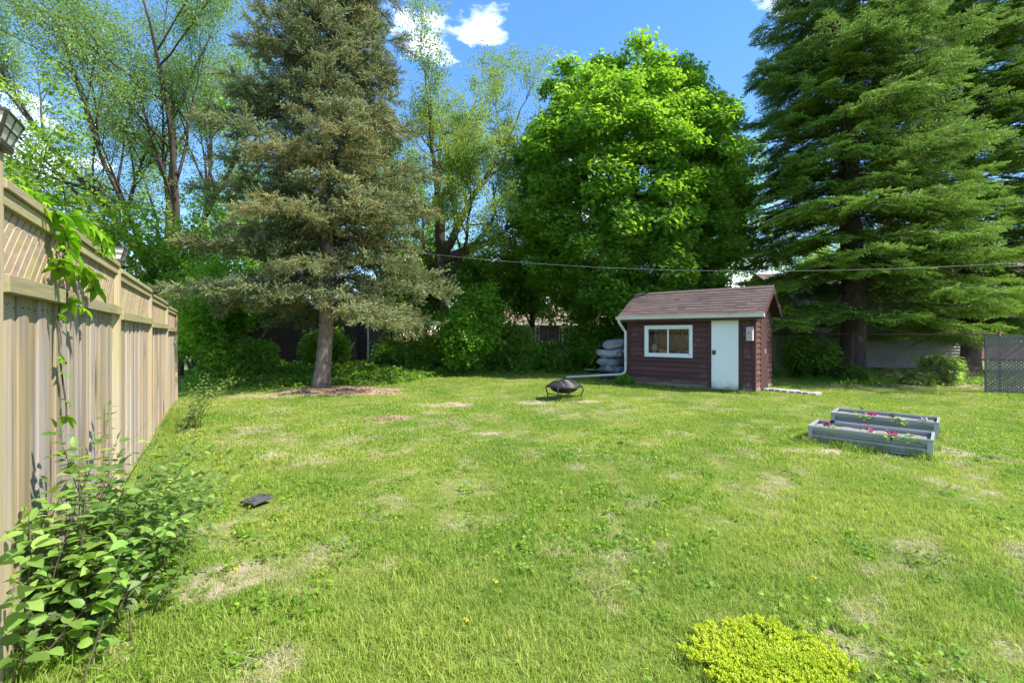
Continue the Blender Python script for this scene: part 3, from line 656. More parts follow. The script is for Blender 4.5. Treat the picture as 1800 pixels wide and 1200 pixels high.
for (x0, x1, y) in ((a0, xm + .02, .005), (xm - .02, a1, .03)):
    s_ = MB(); t_ = .036
    s_.box(x0, x1, y, y + .02, z0, z0 + t_); s_.box(x0, x1, y, y + .02, z1 - t_, z1); s_.box(x0, x0 + t_, y, y + .02, z0 + t_, z1 - t_); s_.box(x1 - t_, x1, y, y + .02, z0 + t_, z1 - t_); s_.build('sash', M['white_vinyl'], wf)
    s_ = MB(); s_.box(x0 + t_, x1 - t_, y + .008, y + .012, z0 + t_, z1 - t_); s_.build('pane', M['glass'], wf)
def shed_w(x, y, z): return P0 + U * x + V2 * y + Vector((0, 0, z))
srot = math.atan2(U.y, U.x)
# roof
th = math.atan2(RZ - EZ, D_ / 2); OV_ = .2; OVE = .22
def roof_pt(x, s, off=0.0, back=False):      # s metres up the slope from the eave
    y = -OV_ + s * math.cos(th); z = EZ - OV_ * math.tan(th) + .06 + s * math.sin(th)
    y -= off * math.sin(th); z += off * math.cos(th)
    return Vector((x, D_ - y if back else y, z))
SL = (D_ / 2 + OV_) / math.cos(th)
for back in (False, True):
    w = MB(); q = [roof_pt(-OVE, 0, -.03, back), roof_pt(L_ + OVE, 0, -.03, back), roof_pt(L_ + OVE, SL, -.03, back), roof_pt(-OVE, SL, -.03, back), roof_pt(-OVE, 0, 0, back), roof_pt(L_ + OVE, 0, 0, back), roof_pt(L_ + OVE, SL, 0, back), roof_pt(-OVE, SL, 0, back)]
    w.add(q, [(3,2,1,0),(4,5,6,7),(0,1,5,4),(1,2,6,5),(2,3,7,6),(3,0,4,7)]); rf = w.build('roof', M['shed_trim'], shed)
    nrow = 10; ex = SL / nrow; w_all = MB()
    for r in range(nrow):
        x = -OVE - .0; s0 = r * ex
        while x < L_ + OVE - .001:
            wd = float(rng.uniform(.16, .36)); x1 = min(x + wd, L_ + OVE)
            if L_ + OVE - x1 < .08: x1 = L_ + OVE
            t_ = float(rng.uniform(.008, .016)); sh = MB() if not back else w_all
            s1 = min(s0 + ex + .02, SL); lip = rng.uniform(-.008, .003)
            q = [roof_pt(x + .002, s0 + lip, .004, back), roof_pt(x1 - .002, s0 + lip, .004, back), roof_pt(x1 - .002, s1, .001, back), roof_pt(x + .002, s1, .001, back), roof_pt(x + .002, s0 + lip, .004 + t_, back), roof_pt(x1 - .002, s0 + lip, .004 + t_, back), roof_pt(x1 - .002, s1, .004, back), roof_pt(x + .002, s1, .004, back)]
            sh.cur = 0 if not back else int(rng.integers(4)); sh.add(q, [(3,2,1,0),(4,5,6,7),(0,1,5,4),(1,2,6,5),(2,3,7,6),(3,0,4,7)])
            if not back: sh.build('shingle', sh_mats[int(rng.choice(4, p=(.34, .24, .28, .14)))], rf)
            x = x1
    if back: o = w_all.build('shingles', sh_mats, rf); o['kind'] = 'stuff'
    for x in (-OVE, L_ + OVE - .022):                    # rake boards
        w = MB(); q = []
        for xx in (x - .004, x + .026):
            for s_, off in ((-.0, -.15), (SL, -.15), (SL, -.032), (-.0, -.032)): q.append(roof_pt(xx, s_, off, back))
        w.add(q, [(0,1,2,3),(7,6,5,4),(0,4,5,1),(1,5,6,2),(2,6,7,3),(3,7,4,0)]); w.build('rake_board', M['shed_trim'], shed)
e0 = roof_pt(0, 0, 0)
w = MB(); w.box(-OVE + .03, L_ + OVE - .03, e0.y + .005, e0.y + .025, e0.z - .15, e0.z - .035); w.build('fascia', M['shed_trim'], shed)
rc = MB(); rp = roof_pt(0, SL, .012)
rc.add([(-OVE, rp.y - .1, rp.z - .05), (L_ + OVE, rp.y - .1, rp.z - .05), (L_ + OVE, rp.y, rp.z + .012), (-OVE, rp.y, rp.z + .012), (-OVE, D_ - rp.y + .1, rp.z - .05), (L_ + OVE, D_ - rp.y + .1, rp.z - .05)], [(0,1,2,3),(3,2,5,4)]); o = rc.build('ridge_cap', sh_mats[0], shed); sm_ = o.modifiers.new('solid', 'SOLIDIFY'); sm_.thickness = .008
# gutter (ogee trough) and downspout
prof = [(0, -.015), (0, -.095), (-.055, -.095), (-.072, -.075), (-.072, -.05), (-.09, -.03), (-.09, -.008), (-.083, -.008), (-.083, -.027), (-.065, -.047), (-.065, -.072), (-.052, -.088), (-.006, -.088), (-.006, -.015)]
g = MB(); vs_ = []
for x in (-OVE - .02, L_ + OVE + .02):
    for y, z in prof: vs_.append((x, e0.y + .004 + y, e0.z + z + .012))
k_ = len(prof); g.add(vs_, [(i, (i + 1) % k_, (i + 1) % k_ + k_, i + k_) for i in range(k_)] + [tuple(range(7)), tuple(range(k_, k_ + 7))[::-1]])
gut = g.build('gutter', M['gutter'], shed)
d = MB()
def sqtube(pts, a_, b_):
    for i in range(len(pts) - 1):
        p, q = Vector(pts[i]), Vector(pts[i + 1]); e = (q - p).normalized() * .012
        d.bar(p - e * .3, q + e, a_, b_, up=(0, 1, 0.01))
gy_ = e0.y - .035
sqtube([(-OVE + .06, gy_, e0.z - .08), (-OVE + .075, gy_ + .015, e0.z - .17), (-.10, -.03, e0.z - .36), (-.045, -.03, e0.z - .42), (-.045, -.03, .42), (-.07, -.03, .34), (-.16, -.035, .285)], .06, .048)
d.build('downspout', M['gutter'], shed)
d = MB(); sqtube([(-.13, -.04, .29), (-2.05, -.02, .09)], .06, .048)
ex_ = d.build('downspout_extension', M['gutter'], shed); ex_['label'] = 'pale downspout extension reaching across the grass'
# things inside the shed behind the window
M['curtain'] = mat('curtain_cloth', (0.30, 0.20, 0.12), (0.22, 0.145, 0.085), 6, (8, 8, .5), 0.9)
cw = MB(); nn = 120; q = []
cx0, cx1 = -.55, .72
for i in range(nn + 1):
    x = cx0 + (cx1 - cx0) * i / nn; y = .035 * math.sin(i * .62) + .012 * math.sin(i * 1.7)
    q.append((x, y, 0)); q.append((x + .01 * math.sin(i * .3), y * .5, .95))
cw.add(q, [(2 * i, 2 * i + 2, 2 * i + 3, 2 * i + 1) for i in range(nn)])
cur = cw.build('curtain', M['curtain'], None, True, shed_w(1.18, .42, .80)); cur.rotation_euler = (0, 0, srot)
tag(cur, 'brown pleated curtain hanging behind the shed window', 'curtain'); so = cur.modifiers.new('solid', 'SOLIDIFY'); so.thickness = .003
M['workbench'] = mat('bench_wood', (.22, .15, .09), (.15, .1, .06), 5, rough=.8)
wb = MB(); wb.box(-.7, .8, .05, .26, .84, .87); bench = thing('window_shelf', 'brown wooden shelf inside the shed just under the window', 'shelf', shed_w(1.18, .08, 0), srot); wb.build('top', M['workbench'], bench)
for xx in (-.66, .74):
    wb = MB(); wb.box(xx, xx + .04, .06, .25, .06, .839); wb.build('leg', M['workbench'], bench)
def small(name, label, cat, x, c, h, wd, shape):
    t = MB(); mm = mat(name + '_mat', c, tuple(q * .8 for q in c), 8, rough=.5)
    if shape == 'bin':   t.add([(-wd/2,-.05,0),(wd/2,-.05,0),(wd/2,.05,0),(-wd/2,.05,0),(-wd*.6,-.065,h),(wd*.6,-.065,h*.7),(wd*.6,.065,h*.7),(-wd*.6,.065,h)], [(3,2,1,0),(0,1,5,4),(1,2,6,5),(2,3,7,6),(3,0,4,7)]); t.box(-wd*.62, -wd*.45, -.07, .07, h, h+.02)
    elif shape == 'globe': t.lathe([(0,0),(.05,0),(.045,.02),(.02,.05),(.03,.08),(.075,.13),(.09,.2),(.075,.27),(.03,.30),(0,.305)], 20)
    else: t.lathe([(0,0),(wd*.4,0),(wd*.5,h*.4),(wd*.45,h*.9),(wd*.35,h),(wd*.3,h*.9),(0,h*.5)], 18)
    o = t.build(name, mm, None, shape != 'bin', shed_w(x, .22, .872)); o.rotation_euler = (0, 0, srot); tag(o, label, cat)
small('table_lamp', 'white round lamp at the left end inside the shed window', 'lamp', .72, (.6, .55, .5), .3, .18, 'globe')
small('storage_bin', 'yellow open bin inside the shed window', 'bin', .98, (.6, .42, .02), .16, .22, 'bin')
small('storage_bin', 'dark grey open bin right of the yellow one inside the window', 'bin', 1.19, (.06, .06, .07), .13, .15, 'bin')
small('bowl', 'pale blue bowl inside the right half of the shed window', 'bowl', 1.42, (.3, .34, .45), .11, .15, 'pot')
small('jar', 'grey jar at the right end inside the shed window', 'jar', 1.62, (.28, .27, .30), .13, .12, 'pot')
# bird feeder on a bracket at the right corner
M['feeder'] = mat('feeder_wood', (.52, .42, .40), (.42, .34, .33), 5, (6, 6, .7), .8, .3)
p = shed_w(3.24, -.13, 0); bf = thing('birdhouse', 'narrow pinkish wooden birdhouse hanging by the right corner of the shed', 'birdhouse', (p.x, p.y, 1.29), srot)
t = MB(); t.box(-.07, .07, -.07, .07, 0, .34); o = bevel(t.build('box', M['feeder'], bf), .003)
t = MB(); t.lathe([(0, 0), (.016, 0), (.016, .004), (0, .004)], 14); h_ = t.build('hole', M['lamp_black'], bf, False, (0, -.071, .19)); h_.rotation_euler = (R_(90), 0, 0)
t = MB(); t.add([(-.085,-.09,.335),(.085,-.09,.335),(.085,.09,.335),(-.085,.09,.335),(-.085,0,.385),(.085,0,.385)], [(0,1,5,4),(2,3,4,5),(0,4,3),(1,2,5),(3,2,1,0)]); t.build('roof', M['bark_dark'], bf)
t = MB(); t.tube([(0, 0, .38), (0, 0, .47), (.0, .03, .50), (0, .115, .50)], .006, 6); t.tube([(0, .115, .42), (0, .115, .52)], .008, 6); t.build('bracket', M['lamp_black'], bf)

# ------------------------------------------------------------------ covered cushions stacked beside the shed
M['cover'] = mat('grey_cover', (.36, .38, .42), (.27, .29, .33), 3, rough=.5, bump=.5, bscale=9, c3=(.24, .26, .27), c3scale=2)
M['cover_dark'] = mat('grey_green_cover', (.28, .31, .33), (.20, .225, .24), 3, rough=.5, bump=.5, bscale=9)
rng = np.random.default_rng(4)
cb = at(1078, 668) + Vector((.0, .25, 0)); crt = thing('low_pallet', 'low dark wooden pallet under the stack of grey covered cushions', 'pallet', (cb.x, cb.y, 0), srot + .5)
for i in range(5):
    t = MB(); t.box(-.36, .36, -.3 + i * .125, -.2 + i * .125, .17, .195); t.build('slat', M['bark_dark'], crt)
for y in (-.28, 0, .24):
    t = MB(); t.box(-.35, .35, y, y + .05, -.02, .168); t.build('bearer', M['bark_dark'], crt)
labs = ['bottom grey covered cushion of the stack left of the shed', 'second grey covered cushion from the bottom of the stack left of the shed', 'wide wrinkled grey cushion cover, third from the bottom beside the shed', 'top pale grey covered cushion of the stack left of the shed']
zc = .197
for i in range(4):
    hgt = (.25, .27, .29, .30)[i]; rx, ry = ((.37, .33), (.41, .34), (.46, .36), (.38, .34))[i]; N1, N2 = 26, 72; g = MB(); q = []
    ox = (.03, -.02, .02, .14)[i]
    for a_ in range(N1 + 1):
        ph = -math.pi / 2 + math.pi * a_ / N1
        for b_ in range(N2):
            tt = 2 * math.pi * b_ / N2; e1, e2 = .7, (.62, .72, .66, .8)[i]
            sp = lambda v, e: math.copysign(abs(v) ** e, v)
            x = rx * sp(math.cos(ph), e1) * sp(math.cos(tt), e2); y = ry * sp(math.cos(ph), e1) * sp(math.sin(tt), e2); z = hgt / 2 * sp(math.sin(ph), .75)
            fo = float(fbm(np.array([tt * 1.1 + 2.5 * z / hgt + i * 7.3]), np.array([x * 2.2 + y * 3.1 - i * 3.1]), .55, 40 + i)[0]); fo = 1 - abs(fo - .5) * 4
            f2 = float(vn(np.array([x * 9 + y * 6 + i]), np.array([y * 5 - x * 7 + z * 6]), 1.0, 50 + i)[0]) - .5
            f3 = float(vn(np.array([x * 5 + z * 9 + i * 2.2]), np.array([y * 6 - z * 11 + x * 3]), 1.0, 60 + i)[0]); f3 = 1 - abs(f3 - .5) * 4
            wr = (.055 * (fo - .3) + .035 * (f3 - .3) + .03 * f2) * (.4 + max(0, math.cos(ph)) ** .5)
            sag = .03 * math.sin(2 * tt + i) * math.cos(ph)
            pin = 1 - .38 * max(0, -math.cos(tt)) ** 3; q.append((x * (1 + wr * 1.8), y * (1 + wr * 1.8) * (.75 + .25 * pin), z * pin * (1 + .14 * math.sin(3 * tt + i)) + .8 * wr * (1 if z > 0 else .2) + sag + hgt / 2))
    fs = [(a_ * N2 + b_, a_ * N2 + (b_ + 1) % N2, (a_ + 1) * N2 + (b_ + 1) % N2, (a_ + 1) * N2 + b_) for a_ in range(N1) for b_ in range(N2)]
    g.add(q, fs); o = g.build('covered_cushion', M['cover'] if i > 1 else M['cover_dark'], None, True, (cb.x + ox, cb.y, zc)); o.rotation_euler = (R_(rng.normal(0, 3)), R_(-4 if i == 3 else rng.normal(0, 3)), srot + rng.normal(.5, .2))
    tag(o, labs[i], 'cushion', 'grey covered cushions stacked beside the shed'); zc += hgt * .93

# ------------------------------------------------------------------ pavers
M['paver'] = mat('concrete_paver', (.40, .37, .34), (.30, .28, .26), 6, rough=.9, bump=.5, bscale=25, rnd=.12)
pv = bpy.data.objects.new('paver_path', None); COL.objects.link(pv); pv['kind'] = 'structure'
pa = at(1340, 685); pb = at(1437, 694); pdir = (pb - pa).normalized(); pn = Vector((-pdir.y, pdir.x, 0)); pl = (pb - pa).length; N_ = 8; sp_ = pl / N_
t = MB(); t.box(-.5, .5, -.5, .5, -.04, .035); pme = t.mesh('paver', M['paver'])
for i in range(N_):
    c_ = pa + pdir * (sp_ * (i + .5)) + pn * rng.uniform(.08, .16); o = inst('paver', pme, pv, (c_.x, c_.y, rng.uniform(0, .012)), (R_(rng.normal(0, 1.5)), R_(rng.normal(0, 1.5)), math.atan2(pdir.y, pdir.x) + rng.normal(0, .04)), (sp_ - .035, .36, 1)); bevel(o, .008)

# ------------------------------------------------------------------ fire pit
M['pit_iron'] = mat('pit_iron', (.040, .038, .040), (.065, .058, .055), 12, rough=.42, metal=.5, c3=(.10, .07, .055), c3scale=6, c3lo=.6, c3hi=.75)
M['pit_mesh'] = mat('pit_screen', (.085, .08, .085), (.06, .057, .06), 60, rough=.5, metal=.4)
M['pit_band'] = mat('pit_band', (.30, .29, .29), (.22, .21, .21), 10, rough=.4, metal=.5)
fp = at(992, 702); fpc = Vector((fp.x, 10.1, 0)); pit = thing('fire_pit', 'round black fire pit with a domed mesh screen on the lawn', 'fire pit', fpc, R_(20)); pit.scale = (1, 1, 1.15)
t = MB(); t.lathe([(0, .125), (.12, .13), (.21, .15), (.28, .185), (.33, .24), (.405, .252), (.412, .258), (.405, .264), (.33, .256), (.27, .20), (.19, .165), (0, .14)], 44); t.build('bowl', M['pit_iron'], pit, True)
t = MB(); t.lathe([(.372, .262), (.372, .28), (.355, .285), (.352, .27), (.362, .262)], 44); t.build('screen_rim', M['pit_iron'], pit, True)
# screen dome: a real wire mesh, woven of meridians and rings
dome = lambda r: .28 + .098 * (1 - (r / .36) ** 2) ** .8
t = MB(); t.lathe([(.358 * (i / 16), dome(.358 * (i / 16))) for i in range(17)], 44); dm = t.build('screen', M['pit_mesh'], pit, True)
t = MB()
for k in range(56):
    a_ = 2 * math.pi * k / 56
    t.tube([(r_ * math.cos(a_), r_ * math.sin(a_), dome(r_) + .003) for r_ in np.linspace(.05, .355, 8)], .0022, 3, False)
for r_ in np.linspace(.05, .35, 16): t.tube([(r_ * math.cos(b_), r_ * math.sin(b_), dome(r_) + .004) for b_ in np.linspace(0, 2 * math.pi, 41)], .0022, 3, False)
o = t.build('screen_wires', M['pit_iron'], dm); o['kind'] = 'stuff'
for off in (-.17, .17):
    t = MB(); pts = []
    for s_ in np.linspace(-1, 1, 21):
        y = s_ * math.sqrt(.357 ** 2 - off ** 2); pts.append((off, y, dome(min(.357, math.hypot(off, y))) + .006))
    t.tube(pts, .009, 6); t.build('screen_band', M['pit_band'], dm, True)
t = MB(); t.tube([(0, -.05, .375), (0, -.045, .405), (0, 0, .415), (0, .045, .405), (0, .05, .375)], .006, 6); t.build('handle', M['pit_iron'], dm)
for k in range(4):
    a_ = R_(45 + 90 * k); c_, s_ = math.cos(a_), math.sin(a_)
    t = MB(); t.tube([(c_ * r_, s_ * r_, z) for r_, z in ((.385, .262), (.43, .235), (.435, .20), (.405, .13), (.385, .07), (.40, .0), (.41, -.03))], [.012, .014, .014, .013, .012, .014, .015], 8); t.build('leg', M['pit_iron'], pit, True)
    t = MB(); t.tube([(c_ * r_, s_ * r_, z) for r_, z in ((.39, .10), (.3, .085), (.15, .075), (0, .075))], .009, 6); t.build('brace', M['pit_iron'], pit, True)

# ------------------------------------------------------------------ raised planters
M['galv'] = mat('planter_steel', (.34, .36, .375), (.28, .30, .315), 3, rough=.42, metal=.35, c3=(.28, .30, .32), c3scale=4, c3lo=.6, c3hi=.8)
M['galv_trim'] = mat('planter_trim', (.42, .44, .455), (.36, .375, .39), 3, rough=.4, metal=.3)
M['potting'] = mat('potting_soil', (.13, .11, .09), (.27, .25, .23), 40, rough=.95, bump=.8, bscale=60)
def panel(L, H):
    # ribbed sheet in the XZ plane, outside towards -Y
    p = [(0, -.010), (.022, -.010), (.034, .026), (.062, .026), (.074, -.010), (.106, -.010), (.118, .026), (.146, .026), (.158, -.010), (H, -.010)]
    m_ = MB(); vs_ = []
    for x in (0, L):
        for z, y in p: vs_.append((x, y, z))
        for z, y in p[::-1]: vs_.append((x, y + .006, z))
    k = 2 * len(p); m_.add(vs_, [(i, i + k, (i + 1) % k + k, (i + 1) % k) for i in range(k)] + [tuple(range(k))[::-1], tuple(range(k, 2 * k))]); return m_.mesh('side_panel', M['galv'])
pl_long = panel(PL_L - .1, PL_H - .02); pl_short = panel(PL_D - .1, PL_H - .02)
for org, lab in ((PL_A, 'nearer of the two low grey steel planters on the lawn'), (PL_B, 'farther of the two low grey steel planters, next to the paving')):
    if org is PL_B: lab = 'farther of the two low grey steel planters, behind the other one'
    t = thing('raised_planter', lab, 'planter', org, math.atan2(Pu.y, Pu.x), 'low steel planters on the lawn')
    inst('side_panel', pl_long, t, (.05, .014, .0)); inst('side_panel', pl_long, t, (PL_L - .05, PL_D - .014, 0), (0, 0, math.pi))
    inst('side_panel', pl_short, t, (PL_L - .014, .05, 0), (0, 0, math.pi / 2)); inst('side_panel', pl_short, t, (.014, PL_D - .05, 0), (0, 0, -math.pi / 2))
    cm = MB(); cm.box(0, .052, -.002, .004, -.02, PL_H); cm.box(0, .006, .004, .05, -.02, PL_H); cme = cm.mesh('corner_post', M['galv_trim'])
    for x, y, r in ((0, 0, 0), (PL_L, 0, 90), (PL_L, PL_D, 180), (0, PL_D, 270)): inst('corner_post', cme, t, (x, y, 0), (0, 0, R_(r)))
    for x, y, L, r in ((0, 0, PL_L, 0), (PL_L, 0, PL_D, 90), (PL_L, PL_D, PL_L, 180), (0, PL_D, PL_D, 270)):
        k = MB(); k.add([(0, -.006, PL_H - .022), (L, -.006, PL_H - .022), (L, -.006, PL_H + .004), (0, -.006, PL_H + .004), (0.02, .022, PL_H - .022), (L - .02, .022, PL_H - .022), (L - .02, .022, PL_H + .004), (.02, .022, PL_H + .004)], [(0,1,2,3),(7,6,5,4),(0,4,5,1),(1,5,6,2),(2,6,7,3),(3,7,4,0)]); o = inst('rim', k.mesh('rim', M['galv_trim']), t, (x, y, 0), (0, 0, R_(r)))
    s_ = MB(); gxs = np.linspace(.02, PL_L - .02, 40); gys = np.linspace(.02, PL_D - .02, 20); q = [(x, y, .15 + .03 * float(fbm(x * 1.0, y + org.x, .12, 3))) for y in gys for x in gxs]
    s_.add(q, [(j * 40 + i, j * 40 + i + 1, (j + 1) * 40 + i + 1, (j + 1) * 40 + i) for j in range(19) for i in range(39)]); s_.build('soil', M['potting'], t, True)
    bt = MB()
    for x, y in ((.03, .03), (PL_L - .03, .03), (.03, PL_D - .03), (PL_L - .03, PL_D - .03)): bt.box(x - .01, x + .01, y - .01, y + .01, PL_H - .05, PL_H - .02)
    o = bt.build('bolts', M['lamp_black'], t); o['kind'] = 'stuff'
# petunias
def petal_mat(nm, c): return leafmat(nm, c, tuple(min(1, q * 1.3) for q in c), .3, None, .5, tint_attr=False)
M['pink'] = petal_mat('petal_pink', (.75, .10, .32)); M['purple'] = petal_mat('petal_purple', (.045, .012, .10)); M['white_petal'] = petal_mat('petal_white', (.75, .75, .70))
def flower_mesh(m):
    g = MB(); n_ = 20; v = [(0, 0, -.03)]
    for i in range(n_):
        a_ = 2 * math.pi * i / n_; r_ = .5 * (1 + .10 * math.cos(5 * a_)); v.append((r_ * .35 * math.cos(a_), r_ * .35 * math.sin(a_), .13)); v.append((r_ * math.cos(a_), r_ * math.sin(a_), .2 + .04 * math.cos(5 * a_)))
    f = []
    for i in range(n_):
        j = (i + 1) % n_; f += [(0, 1 + 2 * i, 1 + 2 * j), (1 + 2 * i, 2 + 2 * i, 2 + 2 * j, 1 + 2 * j)]
    g.add(v, f); return g.mesh('flower', m)
FM = {k: flower_mesh(M[m]) for k, m in (('p', 'pink'), ('v', 'purple'), ('w', 'white_petal'))}
CL = leaf_meshes('leaf', M['leaf_bush'], [L_ovate(.3, .05, .1), L_ovate(.27, .08, .2)])
fl = [  # crop5 pixel of the plant (scale 4.286 from 1380,680), flowers, leaves, label
    ((330, 300), 'vvpp', 10, 'pink and purple petunias at the left end of the nearer planter'), ((620, 338), 'ppp', 8, 'pink petunia alone in the middle of the nearer planter'),
    ((800, 375), 'ppv', 10, 'pink petunia with one purple bloom right of the middle in the nearer planter'), ((945, 385), 'w', 26, 'green leafy petunia with hardly a bloom at the right of the nearer planter'),
    ((565, 200), 'v', 6, 'single tall purple petunia at the left of the farther planter'), ((600, 222), 'pp', 10, 'small pink petunia clump left in the farther planter'),
    ((655, 224), 'ppp', 8, 'broad pink petunia clump second from left in the farther planter'), ((800, 236), 'vvv', 22, 'dark purple petunia with green leaves in the middle of the farther planter'),
    ((855, 252), 'ww', 10, 'white petunia right of the purple one in the farther planter'), ((1055, 262), 'www', 16, 'white petunia near the right end of the farther planter')]
for (cx, cy), cols, nl, lab in fl:
    p = at(1380 + cx / 4.286, 680 + cy / 4.286, .20); p.z = .165
    t = thing('petunia', lab, 'flower', p, rng.uniform(0, 6), 'petunias in the steel planters'); tall = 'tall' in lab
    sm = MB()
    for i, ch in enumerate(cols):
        a_ = rng.uniform(0, 6.28); r_ = rng.uniform(.01, .055); h = rng.uniform(.05, .10) + (.06 if tall else 0); q = Vector((r_ * math.cos(a_), r_ * math.sin(a_), h)); sm.tube([(0, 0, -.02), q * .5 + Vector((0, 0, .01)), q], .003, 4); s_ = rng.uniform(.055, .075)
        inst('flower', FM[ch], t, q, (R_(rng.uniform(-55, 55)) - .5, R_(rng.uniform(-50, 50)), a_), (s_, s_, s_))
    for i in range(int(nl * 1.8) + 4):
        a_ = rng.uniform(0, 6.28); r_ = rng.uniform(.0, .08); inst('leaf', CL[i % 2], t, (r_ * math.cos(a_), r_ * math.sin(a_), rng.uniform(0, .055)), (rng.normal(0, .3), rng.normal(-.2, .4), a_), (.055, .055, .055))
    sm.build('stem', M['twig'], t)

# ------------------------------------------------------------------ drain cover in the lawn
M['drain'] = mat('drain_plastic', (.05, .048, .05), (.085, .08, .08), 18, rough=.6, bump=.3, bscale=60, c3=(.16, .14, .12), c3scale=6, c3lo=.58, c3hi=.75)
dc = thing('drain_cover', 'square black plastic drain cover lying tilted in the lawn', 'drain cover', (DRAIN.x, DRAIN.y, .03), R_(-28)); dc.scale = (.72, .72, .6); dc.rotation_euler = (R_(4), R_(-3), R_(-28))
t = MB(); t.box(-.13, .13, -.13, .13, -.02, .016); bevel(t.build('plate', M['drain'], dc), .006)
t = MB(); t.lathe([(.100, .0165), (.100, .026), (.090, .026), (.090, .0165)], 36); t.lathe([(.055, .0165), (.055, .022), (.048, .022), (.048, .0165)], 30); t.build('ring', M['drain'], dc, True)
t = MB(); t.box(-.006, .006, -.035, .035, .0165, .021); t.build('slot', M['pit_band'], dc)

# ------------------------------------------------------------------ background buildings and fences
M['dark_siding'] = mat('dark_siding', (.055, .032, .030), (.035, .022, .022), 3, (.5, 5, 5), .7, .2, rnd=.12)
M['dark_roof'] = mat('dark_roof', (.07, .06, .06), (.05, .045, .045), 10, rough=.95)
def lap_wall(parent, a_, b_, z0, z1, h, m, name='plank', t=.02):
    """a wall of lap planks from a to b (local), facing right of a->b"""
    a_ = Vector(a_); b_ = Vector(b_); L = (b_ - a_).length; rot = math.atan2((b_ - a_).y, (b_ - a_).x)
    p = MB(); p.add([(0, -t, 0), (L, -t, 0), (L, 0, 0), (0, 0, 0), (0, -.004, h + .01), (L, -.004, h + .01), (L, 0, h + .01), (0, 0, h + .01)], [(3,2,1,0),(4,5,6,7),(0,1,5,4),(1,2,6,5),(2,3,7,6),(3,0,4,7)]); me = p.mesh(name, m)
    z = z0
    while z < z1 - h * .5: inst(name, me, parent, (a_.x, a_.y, z), (0, 0, rot)); z += h
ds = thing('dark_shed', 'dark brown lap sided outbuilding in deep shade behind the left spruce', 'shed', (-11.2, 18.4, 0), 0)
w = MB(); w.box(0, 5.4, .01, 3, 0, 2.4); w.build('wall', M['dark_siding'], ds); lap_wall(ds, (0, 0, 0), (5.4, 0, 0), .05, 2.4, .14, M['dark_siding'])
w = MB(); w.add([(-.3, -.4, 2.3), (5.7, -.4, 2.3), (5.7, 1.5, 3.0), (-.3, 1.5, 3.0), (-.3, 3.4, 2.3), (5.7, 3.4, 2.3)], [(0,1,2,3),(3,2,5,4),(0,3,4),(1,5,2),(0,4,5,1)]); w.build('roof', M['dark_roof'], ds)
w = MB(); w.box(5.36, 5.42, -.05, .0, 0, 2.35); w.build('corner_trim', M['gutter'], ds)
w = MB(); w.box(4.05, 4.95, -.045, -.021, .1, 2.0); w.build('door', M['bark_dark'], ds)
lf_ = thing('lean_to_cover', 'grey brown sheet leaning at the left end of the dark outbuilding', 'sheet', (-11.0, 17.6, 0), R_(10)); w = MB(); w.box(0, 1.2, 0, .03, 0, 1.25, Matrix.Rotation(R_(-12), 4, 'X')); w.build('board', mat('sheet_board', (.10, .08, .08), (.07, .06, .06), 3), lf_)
# rear fences
M['rear_fence'] = mat('rear_fence_wood', (.20, .12, .085), (.12, .08, .065), 3, (6, 6, .6), .85, .3, rnd=.25)
M['tan_fence'] = mat('tan_fence_wood', (.42, .33, .24), (.33, .26, .19), 3, (6, 6, .6), .85, .2, rnd=.15)
def board_fence(label, A, B, h, m, w_, gap, rails=(.4, 1.45), name='picket_fence', lat=0.0):
    A = Vector(A); B = Vector(B); L = (B - A).length; t = thing(name, label, 'fence', A, math.atan2((B - A).y, (B - A).x)); bb = MB(); bb.box(-w_ / 2, w_ / 2, -.011, .011, 0, 1); me = bb.mesh('board', m); x = w_ / 2; r = np.random.default_rng(int(L * 100))
    while x < L: inst('board', me, t, (x, 0, 0), (0, R_(r.normal(0, .5)), 0), (1, 1, h + r.normal(0, .015))); x += w_ + gap * r.uniform(.6, 1.5)
    for z in rails: k = MB(); k.box(0, L, .0115, .05, z, z + .08); k.build('rail', m, t)
    k = MB(); k.box(-.05, .05, .052, .14, 0, h + .05); me = k.mesh('post', m); x = 0
    while x <= L: inst('post', me, t, (x, 0, 0)); x += 2.4
    if lat:
        k = MB(); k.box(0, L, -.02, .02, h + .02, h + .05); k.build('rail', m, t); k = MB(); k.box(0, L, -.02, .02, h + lat + .05, h + lat + .08); k.build('rail', m, t)
        x = 0
        while x < L - lat:
            for s_, y in ((1, -.01), (-1, .01)): k = MB(); k.bar((x if s_ > 0 else x + lat, y, h + .05), (x + lat if s_ > 0 else x, y, h + lat + .05), .03, .01, up=(0, 1, 0)); k.build('lattice_slat', m, t)
            x += .11
    return t
board_fence('reddish brown picket fence behind the ivy at the back of the lawn', (-.5, 18.9, 0), (7.6, 18.6, 0), 1.72, M['rear_fence'], .10, .035)
board_fence('grey brown board fence with a lattice top right of the shed', (8.6, 20.5, 0), (13.2, 21.5, 0), 1.55, M['tan_fence'], .13, .02, lat=.32)
board_fence('orange brown fence glimpsed far behind under the left spruce', (-8.2, 26, 0), (-3.6, 26, 0), 1.75, mat('orange_fence', (.48, .20, .11), (.36, .14, .08), 4, rnd=.2), .12, .05)
